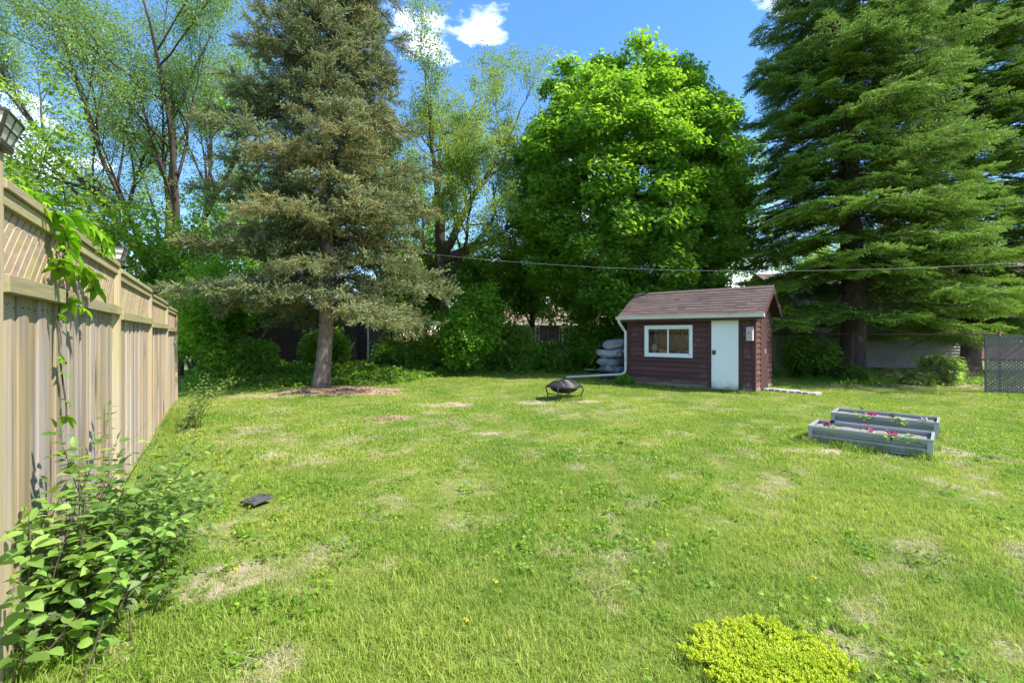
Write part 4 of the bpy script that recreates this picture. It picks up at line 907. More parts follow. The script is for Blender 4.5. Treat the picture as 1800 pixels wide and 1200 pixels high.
# neighbour's grey house (right)
M['grey_siding'] = mat('grey_siding', (.38, .35, .335), (.32, .295, .285), 2, (.4, 4, 4), .6, rnd=.04)
M['brick'] = mat('brick_wall', (.36, .17, .12), (.25, .12, .09), 8, rough=.9)
M['house_roof'] = mat('house_roof', (.16, .11, .09), (.11, .08, .07), 12, rough=.95)
nh = thing('grey_house', 'pale grey lap sided house behind the chain link fence at right', 'house', (12.9, 19.8, 0), R_(-3))
w = MB(); w.box(0, 6.9, .01, 8, 0, 2.7); w.build('wall', M['grey_siding'], nh); lap_wall(nh, (0, 0, 0), (6.9, 0, 0), .25, 2.7, .125, M['grey_siding'], t=.075)
w = MB(); w.box(0, 6.9, -.004, .009, 0, .245); w.build('foundation', M['paver'], nh)
w = MB(); w.add([(-.4, -.5, 2.62), (7.3, -.5, 2.62), (7.3, 4, 4.6), (-.4, 4, 4.6), (-.4, 8.5, 2.62), (7.3, 8.5, 2.62)], [(0,1,2,3),(3,2,5,4),(0,3,4),(1,5,2),(0,4,5,1)]); w.build('roof', M['house_roof'], nh)
def house(label, x, y, wd, dp, h, rz, mw, mr, rot=0, wins=()):
    t = thing('house', label, 'house', (x, y, 0), R_(rot)); w = MB(); w.box(0, wd, 0, dp, 0, h); w.add([(0, 0, h), (0, dp, h), (0, dp / 2, rz), (wd, 0, h), (wd, dp, h), (wd, dp / 2, rz)], [(0, 2, 1), (3, 4, 5)]); w.build('wall', mw, t)
    w = MB(); e = .4; sl = (rz - h) / (dp / 2); w.add([(-e, -e, h - e * sl + .06), (wd + e, -e, h - e * sl + .06), (wd + e, dp / 2, rz + .06), (-e, dp / 2, rz + .06), (-e, dp + e, h - e * sl + .06), (wd + e, dp + e, h - e * sl + .06)], [(0,1,2,3),(3,2,5,4)]); o = w.build('roof', mr, t); q = o.modifiers.new('solid', 'SOLIDIFY'); q.thickness = .12
    w = MB(); w.box(-e, wd + e, -e - .06, -e + .02, h - e * sl - .12, h - e * sl + .05); w.build('gutter', M['gutter'], t)
    for x0, z0, ww, hh in wins:
        w = MB(); w.box(x0, x0 + ww, -.05, -.001, z0, z0 + hh); f_ = w.build('window', M['white_vinyl'], t); w = MB(); w.box(x0 + .07, x0 + ww - .07, -.056, -.051, z0 + .07, z0 + hh - .07); w.build('pane', M['lamp_black'], f_)
    w = MB(); w.box(wd * .7, wd * .7 + .6, dp * .5 - .3, dp * .5 + .3, h, rz + .9); w.build('chimney', M['brick'], t); return t
M['tan_roof'] = mat('tan_roof', (.24, .155, .11), (.18, .12, .09), 14, rough=.95); M['cream_wall'] = mat('cream_wall', (.55, .43, .33), (.48, .38, .29), 3)
house('cream house with a tan roof seen in gaps behind the maple', -.2, 31, 12, 9, 2.3, 3.7, M['cream_wall'], M['tan_roof'], 0, ((2, .9, 1.4, 1.2), (6.5, .9, 1.4, 1.2)))
house('brick house showing between the far right spruce branches', 23, 27, 11, 9, 4.4, 6.6, M['brick'], M['house_roof'], -8, ((1.5, 1.0, 1.4, 1.3), (1.5, 2.9, 1.4, 1.1), (5, 1, 1.5, 1.3)))
house('white house glimpsed far behind the leafy trees left of centre', -5.4, 34, 6, 8, 2.3, 3.6, mat('white_siding', (.34, .34, .36), (.28, .28, .31), 3), M['house_roof'], 4, ((3, .9, 1.4, 1.2),))
# chain link fence
M['rust'] = mat('rusty_steel', (.16, .09, .065), (.10, .065, .055), 14, rough=.75, metal=.2); M['wire'] = mat('galvanised_wire', (.20, .19, .185), (.14, .135, .13), 10, rough=.6, metal=.4)
ca = Vector((8.9, 16.6, 0)); cbp = Vector((12.05, 11.25, 0)); clf = thing('chain_link_fence', 'rusty chain link fence between the shed and the lattice screen', 'fence', ca, math.atan2((cbp - ca).y, (cbp - ca).x)); CLL = (cbp - ca).length
for x in (0, 3.05, CLL): k = MB(); k.tube([(x, 0, -.05), (x, 0, 1.49)], .03, 10); k.lathe([(.034, 1.48), (.034, 1.5), (.0, 1.53)], 10, (x, 0, 0)); k.build('post', M['rust'], clf, True)
k = MB(); k.tube([(0, -.034, 1.45), (CLL, -.034, 1.45)], .021, 8); k.build('top_rail', M['rust'], clf, True)
k = MB(); D1 = .058; nr = int(1.40 / (D1 / 2))
for i in range(int(CLL / D1)):
    for s_ in (0,):
        pts = [(i * D1 + (D1 / 2 if j % 2 else -D1 / 2 + .004) + D1 / 2, -.012 + (.004 if j % 2 else -.004), .03 + j * D1 / 2) for j in range(nr + 1)]; k.tube(pts, .0022, 3, False)
o = k.build('wire_mesh', M['wire'], clf); o['kind'] = 'stuff'
# lattice screen at right
M['grey_lattice'] = mat('grey_lattice_wood', (.215, .18, .16), (.15, .125, .115), 5, rough=.85, rnd=.12)
la = at(1735, 690); lsd = Vector((.92, -.40, 0)).normalized(); ls = thing('lattice_screen', 'weathered grey diagonal lattice screen at the right edge of the photo', 'fence', la, math.atan2(lsd.y, lsd.x)); LW, LH = 2.4, 1.38
for x in np.arange(-LH, LW + LH, .085):
    for s_, y in ((1, -.008), (-1, .006)):
        xa, za, xb, zb = x, .04, x + s_ * LH, LH
        ts = [0.0, 1.0]
        for bd in ((0.0, 1), (LW, -1)):
            da, db = bd[1] * (xa - bd[0]), bd[1] * (xb - bd[0])
            if da < 0 and db < 0: ts = None; break
            if da < 0: ts[0] = max(ts[0], da / (da - db))
            if db < 0: ts[1] = min(ts[1], da / (da - db))
        if ts is None or ts[1] - ts[0] < .04: continue
        k = MB(); k.bar((xa + (xb - xa) * ts[0], y, za + (zb - za) * ts[0]), (xa + (xb - xa) * ts[1], y, za + (zb - za) * ts[1]), .036, .009, up=(0, 1, 0)); k.build('slat', M['grey_lattice'], ls)
for x0, x1, z0, z1 in ((0, LW, LH, LH + .04), (0, LW, 0, .04), (-.04, 0, 0, LH + .04), (LW, LW + .04, 0, LH + .04)): k = MB(); k.box(x0, x1, -.02, .018, z0, z1); k.build('frame', M['grey_lattice'], ls)
# white board on the ground, edging logs
t = MB(); t.box(0, 1.5, 0, .09, 0.0, .06); o = t.build('white_plank', M['gutter'], None, False, (2.75, 17.2, .08)); tag(o, 'white plank lying along the foot of the ivy behind the fire pit', 'plank')
for (x0, y0, x1, lab) in ((-5.0, 15.7, -3.0, 'weathered edging log low in the ground cover right of the spruce trunk'), (-8.3, 14.2, -6.6, 'weathered edging log half hidden in ground cover left of the spruce trunk')):
    t = MB(); t.tube([(x0, y0, .10), ((x0 + x1) / 2, y0 + .05, .12), (x1, y0 - .05, .09)], [.075, .08, .07], 9); o = t.build('edging_log', M['bark_grey'], None, True); tag(o, lab, 'log', 'edging logs in the ground cover')
# wires
M['cable'] = mat('cable', (.03, .03, .032), (.04, .04, .042), 5, rough=.6); M['line'] = mat('clothes_line', (.20, .205, .21), (.16, .165, .17), 5, rough=.5)
def wire(a_, b_, sag, r_, m, label, name='utility_wire'):
    a_ = Vector(a_); b_ = Vector(b_); t = MB(); t.tube([a_.lerp(b_, s) - Vector((0, 0, sag * 4 * s * (1 - s))) for s in np.linspace(0, 1, 25)], r_, 5); o = t.build(name, m); tag(o, label, 'wire')
wire(atd(590, 425, 12.45), atd(2400, 405, 8.5), .78, .0042, M['line'], 'thin pale wire sagging from the left spruce to the right edge above the shed', 'clothes_line')
for py0, py1, lab in ((275, 343, 'upper black utility wire crossing the bare tree at left'), (350, 388, 'lower black utility wire crossing the bare tree at left')): wire(atd(-260, py0 - 8, 13), atd(560, py1 + 30, 26), .15, .012, M['cable'], lab)

# ------------------------------------------------------------------ trees
def stem_tree_tubes(mb, pts, rad, n=8): mb.tube(pts, rad, n)
def wander(p, d, L, n, rng, amt, up=0.0, pull=None):
    pts = [Vector(p)]; d = Vector(d).normalized()
    for i in range(n):
        d = d + Vector(rng.normal(0, amt, 3)) + Vector((0, 0, up / n))
        if pull is not None: d += pull / n
        d.normalize(); pts.append(pts[-1] + d * (L / n))
    return pts, d
def branchy(mb, tips, p, d, L, r, lev, maxlev, rng, amt=.12, up=.25, kids=(4, 6), ang=(25, 55), shrink=(.5, .75), pull=None, tipstep=.35, sides=None):
    n = max(4, int(L / .5)); n = min(n, 9)
    pts, de = wander(p, d, L, n, rng, amt, up, pull)
    r1 = r * (.16 if lev == 1 else .22)
    mb.tube(pts, [r + (r1 - r) * (i / n) for i in range(n + 1)], (9, 7, 5, 4, 3, 3)[min(lev, 5)])
    if lev >= maxlev - 1:
        for i in range(1, len(pts)): tips.append((pts[i], (pts[i] - pts[i - 1]).normalized()))
    if lev >= maxlev: return
    if maxlev - lev >= 1: branchy(mb, tips, pts[-1], de, L * .42, r1 * .95, lev + 1, maxlev, rng, amt, up, kids, ang, shrink, pull, tipstep)
    for k in range(int(rng.integers(kids[0], kids[1] + 1))):
        t = .28 + .72 * (k + rng.random()) / kids[1]; t = min(t, 1.0); i = min(int(t * n), n - 1); q = pts[i].lerp(pts[i + 1], t * n - i); ax = (pts[i + 1] - pts[i]).normalized()
        pr = ax.orthogonal().normalized(); pr.rotate(Matrix.Rotation(rng.uniform(0, 6.283), 3, ax)); an = R_(rng.uniform(*ang)); nd = ax * math.cos(an) + pr * math.sin(an)
        branchy(mb, tips, q, nd, L * rng.uniform(*shrink) * (1.05 - .35 * t), (r + (r1 - r) * t) * .62, lev + 1, maxlev, rng, amt, up, kids, ang, shrink, pull, tipstep)
def leaf_scatter(name, tips, root, protos, rng, per=1.0, jit=.2, s=(.8, 1.2), kind='stuff', zmin=None):
    P = []; Rt = []; S = []
    for p, d in tips:
        k = int(per) + (rng.random() < per - int(per))
        for _ in range(k):
            q = p + Vector(rng.normal(0, jit, 3)); P.append(q); Rt.append((rng.normal(0, .25), rng.normal(0, .25), rng.uniform(0, 6.283))); S.append(rng.uniform(*s))
    P = np.array(P)
    tint = np.clip(.5 + .9 * (fbm(P[:, 0] + P[:, 2] * .6, P[:, 1] + P[:, 2], 1.3, 5) - .5) + rng.normal(0, .18, len(P)), 0, 1)
    return scatter(name, P, Rt, S, protos, root, tint, None, kind)

def spruce(root, rng, H, z0, prof, n_br, protos, bark, lean=(0, 0), trunk_r=.22, rise=(-12, 25), droop=.35, taper_in=.28, len_s=(.45, .8), tan=0.0, dens=.20, sag=1.0, dead=30, whorl=(6, 9), gap=.5, zmin=1.5, vz=-.1, vsp=.15, roll=.3):
    mb = MB(); npt = 12; ax = []
    for i in range(npt + 1):
        z = H * i / npt; ax.append(Vector((lean[0] * z / H + .10 * math.sin(z * .7), lean[1] * z / H, z)))
    rad = [max(.015, trunk_r * (1 - i / npt) ** .9 + (trunk_r * .45 if i == 0 else 0)) for i in range(npt + 1)]
    # flare near the ground
    pts = [ax[0] + Vector((0, 0, -.1)), ax[0] + Vector((0, 0, .12)), ax[0].lerp(ax[1], .3)] + ax[1:]; rr = [trunk_r * 1.6, trunk_r * 1.22, trunk_r * 1.02] + rad[1:]
    mb.tube(pts, rr, 14); tr = mb.build('trunk', bark, root, True)
    bb = MB(); P = []; Rt = []; S = []; T2 = []
    def axis(z): t = min(z / H, .999) * npt; i = int(t); return ax[i].lerp(ax[i + 1], t - i)
    zs = []; z = z0
    while z < H - .3:
        k = int(rng.integers(*whorl))
        y0 = rng.uniform(0, 6.28)
        for q in range(k): zs.append((z + rng.normal(0, gap * .16), y0 + 6.283 * q / k + rng.normal(0, .18)))
        z += gap * rng.uniform(.8, 1.2) * (1 - .35 * z / H)
    for z, yaw in zs:
        Lb = prof(z) * rng.uniform(.72, 1.12)
        if Lb < .15: continue
        el = R_(rise[0] + (rise[1] - rise[0]) * (z - z0) / (H - z0) + rng.normal(0, 5))
        n = 8; p = axis(z).copy(); d = Vector((math.cos(yaw) * math.cos(el), math.sin(yaw) * math.cos(el), math.sin(el))); bp = [p.copy()]
        for i in range(n):
            s = i / n; d2 = d + Vector((0, 0, -droop * math.sin(s * math.pi * .9) + droop * .8 * s * s + rng.normal(0, .03))) + Vector((rng.normal(0, .05), rng.normal(0, .05), 0)); p = p + d2.normalized() * (Lb / n)
            if p.z < zmin: p.z = zmin + (p.z - zmin) * .25
            bp.append(p.copy())
        bb.tube(bp, [max(.004, .011 * Lb * (1 - i / n) + .004) for i in range(n + 1)], 5, False)
        t_br = float(rng.random() < tan) * rng.uniform(.4, 1.0)
        s = taper_in * rng.uniform(.7, 1.2) * Lb if Lb > 1 else .1 * Lb; side = 1
        def put(q, dd, sc_):
            dd = dd.normalized(); P.append(q); Rt.append((rng.normal(0, roll), -math.asin(max(-1, min(1, dd.z))), math.atan2(dd.y, dd.x))); S.append(sc_); T2.append(t_br * rng.random() ** .6 if tan else max(0, min(1, (s / Lb - .42) * 1.5 + rng.normal(0, .15))))
        while s < Lb:
            t = s / Lb * n; i = min(int(t), n - 1); q = bp[i].lerp(bp[i + 1], t - i); a_ = (bp[i + 1] - bp[i]).normalized()
            hz = Vector((-a_.y, a_.x, 0)).normalized() * side
            rem = Lb - s; L2 = min(.95, .25 + .42 * rem) * rng.uniform(.7, 1.15)
            sd = (a_ * rng.uniform(.45, .8) + hz + Vector((0, 0, rng.normal(-.10 * sag, .12)))).normalized()
            if L2 > .45:
                bb.tube([q, q + sd * L2 * .6 - Vector((0, 0, .02)), q + sd * L2 - Vector((0, 0, .05 * sag))], [.006, .005, .003], 3, False)
                for g_ in (.1, .35, .6, .8):
                    put(q + sd * L2 * g_ - Vector((0, 0, .05 * sag * g_)), sd + a_ * rng.normal(.15, .45) + Vector((0, 0, rng.normal(vz, vsp))), rng.uniform(*len_s))
            else: put(q, sd + Vector((0, 0, rng.normal(vz, vsp))), max(.22, L2) * rng.uniform(.9, 1.2))
            side = -side; s += dens * rng.uniform(.6, 1.2) * (1 if Lb > 1.5 else .6)
        for _ in range(2): put(bp[-2], (bp[-1] - bp[-2]).normalized() + Vector(rng.normal(0, .2, 3)), rng.uniform(*len_s))
    for i in range(dead):        # bare dead twigs low on the trunk
        z = rng.uniform(z0 * .6, z0 + 2.5); yaw = rng.uniform(0, 6.28); p = axis(z); L2 = rng.uniform(.5, 1.6); d = Vector((math.cos(yaw), math.sin(yaw), rng.uniform(-.35, .15))); pts, _ = wander(p, d, L2, 4, rng, .12); bb.tube(pts, [.012, .009, .007, .005, .003], 4, False)
        for q in pts[2:]: pp, _ = wander(q, d + Vector(rng.normal(0, .6, 3)), .3, 2, rng, .2); bb.tube(pp, .003, 3, False)
    br = bb.build('branches', bark if False else M['twig'], root, True); br['kind'] = 'stuff'
    P = np.array(P, np.float32)
    tint = np.clip(.5 + 1.1 * (fbm(P[:, 0] + P[:, 2] * .5, P[:, 1] + P[:, 2], 1.0, 8) - .5) + rng.normal(0, .15, len(P)), 0, 1)
    scatter('crown', P, Rt, S, protos, root, tint, T2)
    return len(P)

sp_blue = [spray('blue_spray_%d' % i, M['needle_blue'], 1 + i, w_, .0165, .062, 74, d_, .4, .32) for i, (w_, d_) in enumerate(((.50, .05), (.42, .2), (.55, .1)))]
sp_green = [spray('green_spray_%d' % i, M['needle_green'], 4 + i, w_, .0165, .050, 84, d_, .5, .12) for i, (w_, d_) in enumerate(((.48, .12), (.55, .2), (.42, .08)))]

tb = at(565, 679); t1 = thing('blue_spruce', 'large grey green spruce with a bare leaning trunk left of the centre', 'tree', tb)
NB = spruce(t1, np.random.default_rng(101), 18.5, 2.35, lambda z: 4.1 * max(0, 1 - max(z - 2, 0) / 16.4) ** 1.15, 250, sp_blue, M['bark_spruce'], (.55, 0), .205, (-4, 40), .16, .12, (.34, .6), .38, .2, .6, 40, (6, 8), .60, 1.75, .05, .38, .7)
tr_ = Vector((10.95, 14.7, 0)); t2 = thing('norway_spruce', 'tall dark green spruce with pale shoot tips right behind the shed', 'tree', tr_)
NG = spruce(t2, np.random.default_rng(102), 23, 2.3, lambda z: max(0, 4.25 * (1 - (max(z - 2, 0) / 21.5) ** 1.25)), 250, sp_green, M['bark_dark'], (.0, 0), .36, (0, 22), .26, .22, (.36, .62), 0, .145, 1.0, 60, (8, 11), .80, 1.45, -.04, .13, .25)
t3 = thing('norway_spruce', 'second tall dark spruce behind the grey lattice screen at the right edge', 'tree', (17.7, 17.6, 0))
spruce(t3, np.random.default_rng(103), 21, 2.2, lambda z: max(0, 4.5 * (1 - (max(z - 2, 0) / 20) ** 1.35)), 200, sp_green, M['bark_dark'], (.0, 0), .30, (0, 22), .26, .22, (.4, .66), 0, .17, 1.0, 40, (8, 11), .80, 1.5, -.04, .13, .25)

# maple
mp_cl = [cluster('maple_leaves_a', M['leaf_maple'], L_maple(), 18, .34, .155, 1, .65, 28), cluster('maple_leaves_b', M['leaf_maple'], L_maple(), 15, .30, .165, 2, .65, 32), cluster('maple_leaves_c', M['leaf_maple'], L_maple(), 20, .38, .15, 3, .6, 28)]
def maple(root, rng, c, rx, rz, zb, n_b, protos, bark, trunk_h, tr, clusters=26, ry=None):
    ry = ry or rx; mb = MB(); tips = []
    pts, d = wander((0, 0, -.1), (0, 0, 1), trunk_h, 6, rng, .04); mb.tube(pts, [tr * 1.4, tr * 1.05] + [tr * (1 - .1 * i) for i in range(5)], 12)
    P = []; Rt = []; S = []; bl = []
    for b in range(n_b):
        if b % 5 < 3: zz_ = 1 - 2 * (b + .5) / n_b; aa_ = b * 2.39996; d = np.array([math.cos(aa_) * math.sqrt(1 - zz_ * zz_), math.sin(aa_) * math.sqrt(1 - zz_ * zz_), zz_]); r = rng.uniform(.74, .98)
        else: d = rng.normal(size=3); d /= np.linalg.norm(d); r = rng.uniform(.35, .95) ** .6
        lump = 1 + .15 * (vn(np.array([d[0] * 3 + d[2] * 2]), np.array([d[1] * 3 + d[2] * 3]), .8, 77)[0] - .5) * 2
        q = np.array([c[0] + d[0] * rx * r * lump, c[1] + d[1] * ry * r * lump, c[2] + d[2] * rz * r * lump])
        if q[2] < zb: q[2] = zb + rng.random() * 1.0
        br = rng.uniform(.38, .75) * (rx / 4.2); bl.append((q, br, d))
    for q, br, d in bl:
        for k in range(clusters):
            e = rng.normal(size=3); e += d * .7 + np.array([0, 0, .5]); e /= np.linalg.norm(e); rr = br * rng.uniform(.75, 1.1)
            p = q + e * rr * np.array([1, 1, .62]); P.append(p); Rt.append((rng.normal(0, .25) + .12 * e[1], rng.normal(.1, .25), math.atan2(e[1], e[0]))); S.append(rng.uniform(.75, 1.15))
    for k in range(26):
        q, br, d = bl[int(rng.integers(len(bl)))]; h = rng.uniform(.35, 1) * trunk_h; t = h / trunk_h * 6; i = min(int(t), 5); s0 = pts[i].lerp(pts[i + 1], t - i); e = Vector(q); mid = s0.lerp(e, .5) + Vector(rng.normal(0, .25, 3)) + Vector((0, 0, -.2)); mb.tube([s0, s0.lerp(mid, .6) + Vector((0, 0, .1)), mid, mid.lerp(e, .6), e], [tr * .38, tr * .3, tr * .22, tr * .13, .01], 6, False)
    mb.build('trunk', bark, root, True); P = np.array(P)
    tint = np.clip(.45 + .9 * (fbm(P[:, 0] + P[:, 2] * .6, P[:, 1] + P[:, 2], 1.6, 5) - .5) + .25 * (P[:, 2] - c[2]) / rz * 0 + rng.normal(0, .26, len(P)), 0, 1)
    scatter('crown', P, Rt, S, protos, root, tint)
mt_ = thing('maple_tree', 'full round maple with bright green lobed leaves behind the shed', 'tree', (4.35, 17.6, 0))
maple(mt_, np.random.default_rng(201), (-.05, 0, 6.5), 4.05, 5.35, 1.8, 520, mp_cl, M['bark_dark'], 8.5, .26, 21)

# the sparse multi-stemmed tree at far left
sm_cl = [cluster('small_leaves_a', M['leaf_willow'], L_simple(), 10, .27, .085, 5, .7, 40), cluster('small_leaves_b', M['leaf_willow'], L_simple(), 8, .32, .09, 6, .6, 40)]
el_cl = [cluster('elm_leaves_a', M['leaf_elm'], L_simple(), 9, .17, .095, 7, .7, 40), cluster('elm_leaves_b', M['leaf_elm'], L_simple(), 8, .2, .10, 8, .7, 40)]
dk_cl = [cluster('dark_leaves_a', M['leaf_dark'], L_ovate(.3), 18, .30, .13, 9, .7, 35), cluster('dark_leaves_b', M['leaf_dark'], L_ovate(.26), 16, .32, .14, 10, .7, 35)]
br_cl = [cluster('bright_leaves_a', M['leaf_bright'], L_ovate(.28), 18, .28, .13, 11, .6, 32), cluster('bright_leaves_b', M['leaf_bright'], L_ovate(.3), 16, .30, .14, 12, .6, 32)]
rng = np.random.default_rng(301)
wt = thing('sparse_tree', 'tall multi stemmed tree with thin yellow green leaves at the far left', 'tree', (-14.0, 18.5, 0)); mb = MB(); tips = []
base = Vector((0, 0, -.1)); fork = Vector((.1, 0, 3.2))
mb.tube([base, (0, 0, 1.2), fork], [.5, .42, .4], 12)
for (dx, dy, dz, L, r) in ((-.42, .0, 1, 10.5, .19), (-.10, .1, 1, 11.5, .20), (.12, -.1, 1, 11, .17), (-.7, -.2, 1, 9.5, .13), (.26, .15, 1, 10.5, .15), (-.2, -.5, 1, 9.5, .13), (-.5, .5, 1, 10, .12), (.0, .5, 1, 10.5, .13)):
    branchy(mb, tips, fork + Vector((dx * .3, dy * .3, -.3)), (dx, dy, dz), L, r, 1, 4, rng, .07, .25, (5, 7), (18, 48), (.4, .6), Vector((-.10, 0, .0)))
mb.build('trunk', M['bark_dark'], wt, True); leaf_scatter('crown', tips, wt, sm_cl, rng, 1.6, .26, (.8, 1.3))
# sparse crooked tree in the middle
rng = np.random.default_rng(305)
et = thing('crooked_tree', 'open crooked tree with small yellow green leaves between spruce and maple', 'tree', (-2.6, 17.4, 0)); mb = MB(); tips = []
mb.tube([(0, 0, -.1), (.03, 0, 1.5), (-.05, 0, 3.2), (-.15, 0, 4.6)], [.24, .19, .17, .15], 10)
for (dx, dy, dz, L, r, z) in ((-.35, .1, 1, 6.2, .12, 4.5), (.5, .0, 1, 6.4, .12, 4.4), (.1, -.2, 1, 6.8, .11, 4.5), (1.1, .1, .55, 4.8, .09, 4.2), (-1, .2, .6, 3.8, .08, 3.9), (.6, -.5, .45, 4.0, .07, 3.6), (.9, .4, .9, 5.6, .08, 4.3)):
    branchy(mb, tips, (-.12 * (z > 4), 0, z), (dx, dy, dz), L, r * 1.5, 1, 4, rng, .20, .35, (5, 6), (28, 65), (.38, .6))
mb.build('trunk', M['bark_dark'], et, True); leaf_scatter('crown', tips, et, el_cl, rng, 1.15, .14, (.8, 1.2))

# smaller leafy trees and shrubs at the back
def shrub(name, label, cat, x, y, h, r, protos, seed, n_stem=7, per=1.6, group=None, bark=None, lev=3, zoff=0.0, spread=.55, trunk=None):
    rg = np.random.default_rng(seed); t = thing(name, label, cat, (x, y, zoff), 0, group); mb = MB(); tp = []
    if trunk:
        mb.tube([(0, 0, -.1), (.04, 0, trunk * .5), (0, .03, trunk)], [.09 * h / 5, .07 * h / 5, .06 * h / 5], 8)
    z0 = trunk or 0.0
    for i in range(n_stem):
        a_ = 2 * math.pi * (i + rg.random()) / n_stem; s = rg.uniform(.15, 1) * spread * r / (h - z0) * 2
        branchy(mb, tp, (rg.normal(0, .06) if not trunk else 0, rg.normal(0, .06) if not trunk else 0, z0 - (.05 if not trunk else 0)), (math.cos(a_) * s, math.sin(a_) * s, 1), (h - z0) * rg.uniform(.6, .95), .018 * h ** .8, 2, 2 + lev - 1, rg, .12, .15, (4, 5), (25, 60), (.4, .65))
    mb.build('trunk' if cat == 'tree' else 'stems', bark or M['twig'], t, True); leaf_scatter('crown' if cat == 'tree' else 'foliage', tp, t, protos, rg, per * .72, .16 * max(min(1, h / 1.0), h / 3), (.75 * min(1, .4 + h * .6), 1.2 * min(1, .4 + h * .6))); return t
GT = 'leafy trees behind the garden'
shrub('leafy_tree', 'dense mid green tree showing over the fence behind the post lamp', 'tree', -15.6, 14.8, 7.0, 3, dk_cl, 401, 8, 1.5, GT, None, 3, 0, .6, 1.0)
shrub('leafy_tree', 'dark leafy tree filling the gap under the multi stemmed tree', 'tree', -11.8, 16.2, 5.4, 2.4, dk_cl, 402, 7, 1.5, GT, None, 3, 0, .6, .8)
shrub('leafy_tree', 'bright green tree showing behind the upper left of the grey green spruce', 'tree', -11.0, 22.5, 10.0, 3.6, br_cl, 403, 8, 1.4, GT, None, 3, 0, .6, 2.2)
shrub('leafy_tree', 'bright green tree behind the middle of the grey green spruce', 'tree', -6.2, 23.5, 10.5, 3.8, br_cl, 404, 8, 1.3, GT, None, 3, 0, .6, 2.4)
shrub('leafy_tree', 'dark green young tree under the crooked tree, left of the maple', 'tree', -1.0, 19.9, 4.6, 2.2, dk_cl, 405, 8, 1.6, GT, None, 3, 0, .6, 1.2)
shrub('leafy_tree', 'slim dark green young tree at the right flank of the grey green spruce', 'tree', -3.6, 18.6, 4.4, 1.8, dk_cl, 406, 7, 1.5, GT, None, 3, 0, .6, 1.4)
shrub('leafy_tree', 'low dark tree behind the right corner of the dark outbuilding', 'tree', -4.9, 23.0, 4.6, 2.2, dk_cl, 413, 8, 1.4, GT, None, 3, 0, .7, 1.0)
shrub('leafy_tree', 'slender leafy tree behind the picket fence at the left edge of the maple', 'tree', 1.0, 21.2, 4.4, 1.6, dk_cl, 412, 7, 1.1, GT, None, 3, 0, .6, 1.6)
shrub('leafy_tree', 'bright leafy tree behind the gap between maple and right spruce', 'tree', 10.3, 24.5, 8.5, 3.2, br_cl, 407, 8, 1.4, GT, None, 3, 0, .6, 1.5)
shrub('leafy_tree', 'dark background tree behind the house to the far right', 'tree', 20.5, 30.5, 9.5, 4, dk_cl, 408, 8, 1.2, GT, None, 3, 0, .6, 2)
shrub('leafy_tree', 'far dark tree rising behind the cream house', 'tree', 3.5, 41, 9.0, 4, dk_cl, 409, 8, 1.1, GT, None, 3, 0, .7, 2)
shrub('leafy_tree', 'far dark tree behind the white house left of the centre', 'tree', -7, 43, 10, 4.5, dk_cl, 410, 8, 1.1, GT, None, 3, 0, .7, 2)
shrub('leafy_tree', 'far dark tree behind the outbuilding at the left', 'tree', -18, 34, 9.5, 4.2, dk_cl, 411, 8, 1.1, GT, None, 3, 0, .7, 2)
GS = 'shrubs along the back of the lawn'
shr = [(-2.45 + .98, 17.0, 2.55, 1.1, br_cl, 'bright green maple like bush at the right end of the spruce branches', 8, 2.0), (-9.3, 13.9, 2.7, 1.2, br_cl, 'tall bright shrub just behind the end of the board fence', 8, 1.6), (-8.0, 14.2, .95, 1.0, dk_cl, 'dark shrub right of the tall bright one beyond the fence end', 6, 1.3),
       (-10.6, 15.0, 2.8, 1.3, dk_cl, 'tall dark shrub behind the end of the board fence', 9, 1.7), (-6.9, 16.6, 1.1, .5, dk_cl, 'slim dark sapling in front of the dark outbuilding', 5, 1.3), (-4.4, 17.2, .9, .8, dk_cl, 'dark shrub at the right corner of the dark outbuilding', 6, 1.4),
       (-3.1, 17.3, 1.0, .8, dk_cl, 'dark shrub below the right end of the spruce branches', 7, 1.5), (-.1, 17.6, 1.25, 1.0, dk_cl, 'ivy dark shrub at the left end of the picket fence', 7, 1.5), (.9, 17.9, .85, .8, br_cl, 'mid green shrub against the picket fence behind the fire pit', 6, 1.3), (2.05, 17.7, .85, .8, dk_cl, 'round dark shrub against the middle of the picket fence', 6, 1.4),
       (3.15, 17.8, 1.35, .6, br_cl, 'light green climbing shrub on the picket fence', 8, 1.7), (4.2, 17.3, 1.05, .9, dk_cl, 'dark shrub behind the stacked grey cushions', 7, 1.5), (9.85, 15.2, 1.0, .5, dk_cl, 'dark leafy shrub on the chain link fence right of the shed', 6, 1.1), (10.6, 14.0, .35, .35, dk_cl, 'low dark shrub at the foot of the chain link post', 5, 1.0),
       (11.6, 13.0, .32, .45, dk_cl, 'low tangled shrub in front of the spruce trunk at right', 7, .9), (12.5, 13.2, .6, .25, dk_cl, 'upright weedy shrub midway along the bare soil at right', 4, 1.1), (15.2, 16.5, .35, .6, dk_cl, 'low dark plant beside the lattice screen base', 8, 1.7), (3.2, 13.05, .22, .2, br_cl, 'tiny plant at the foot of the downspout', 4, .35)]
for i, (x, y, h, r, pr, lab, ns, per) in enumerate(shr): shrub('shrub', lab, 'shrub', x, y, h, r, pr, 500 + i, ns, per, GS)
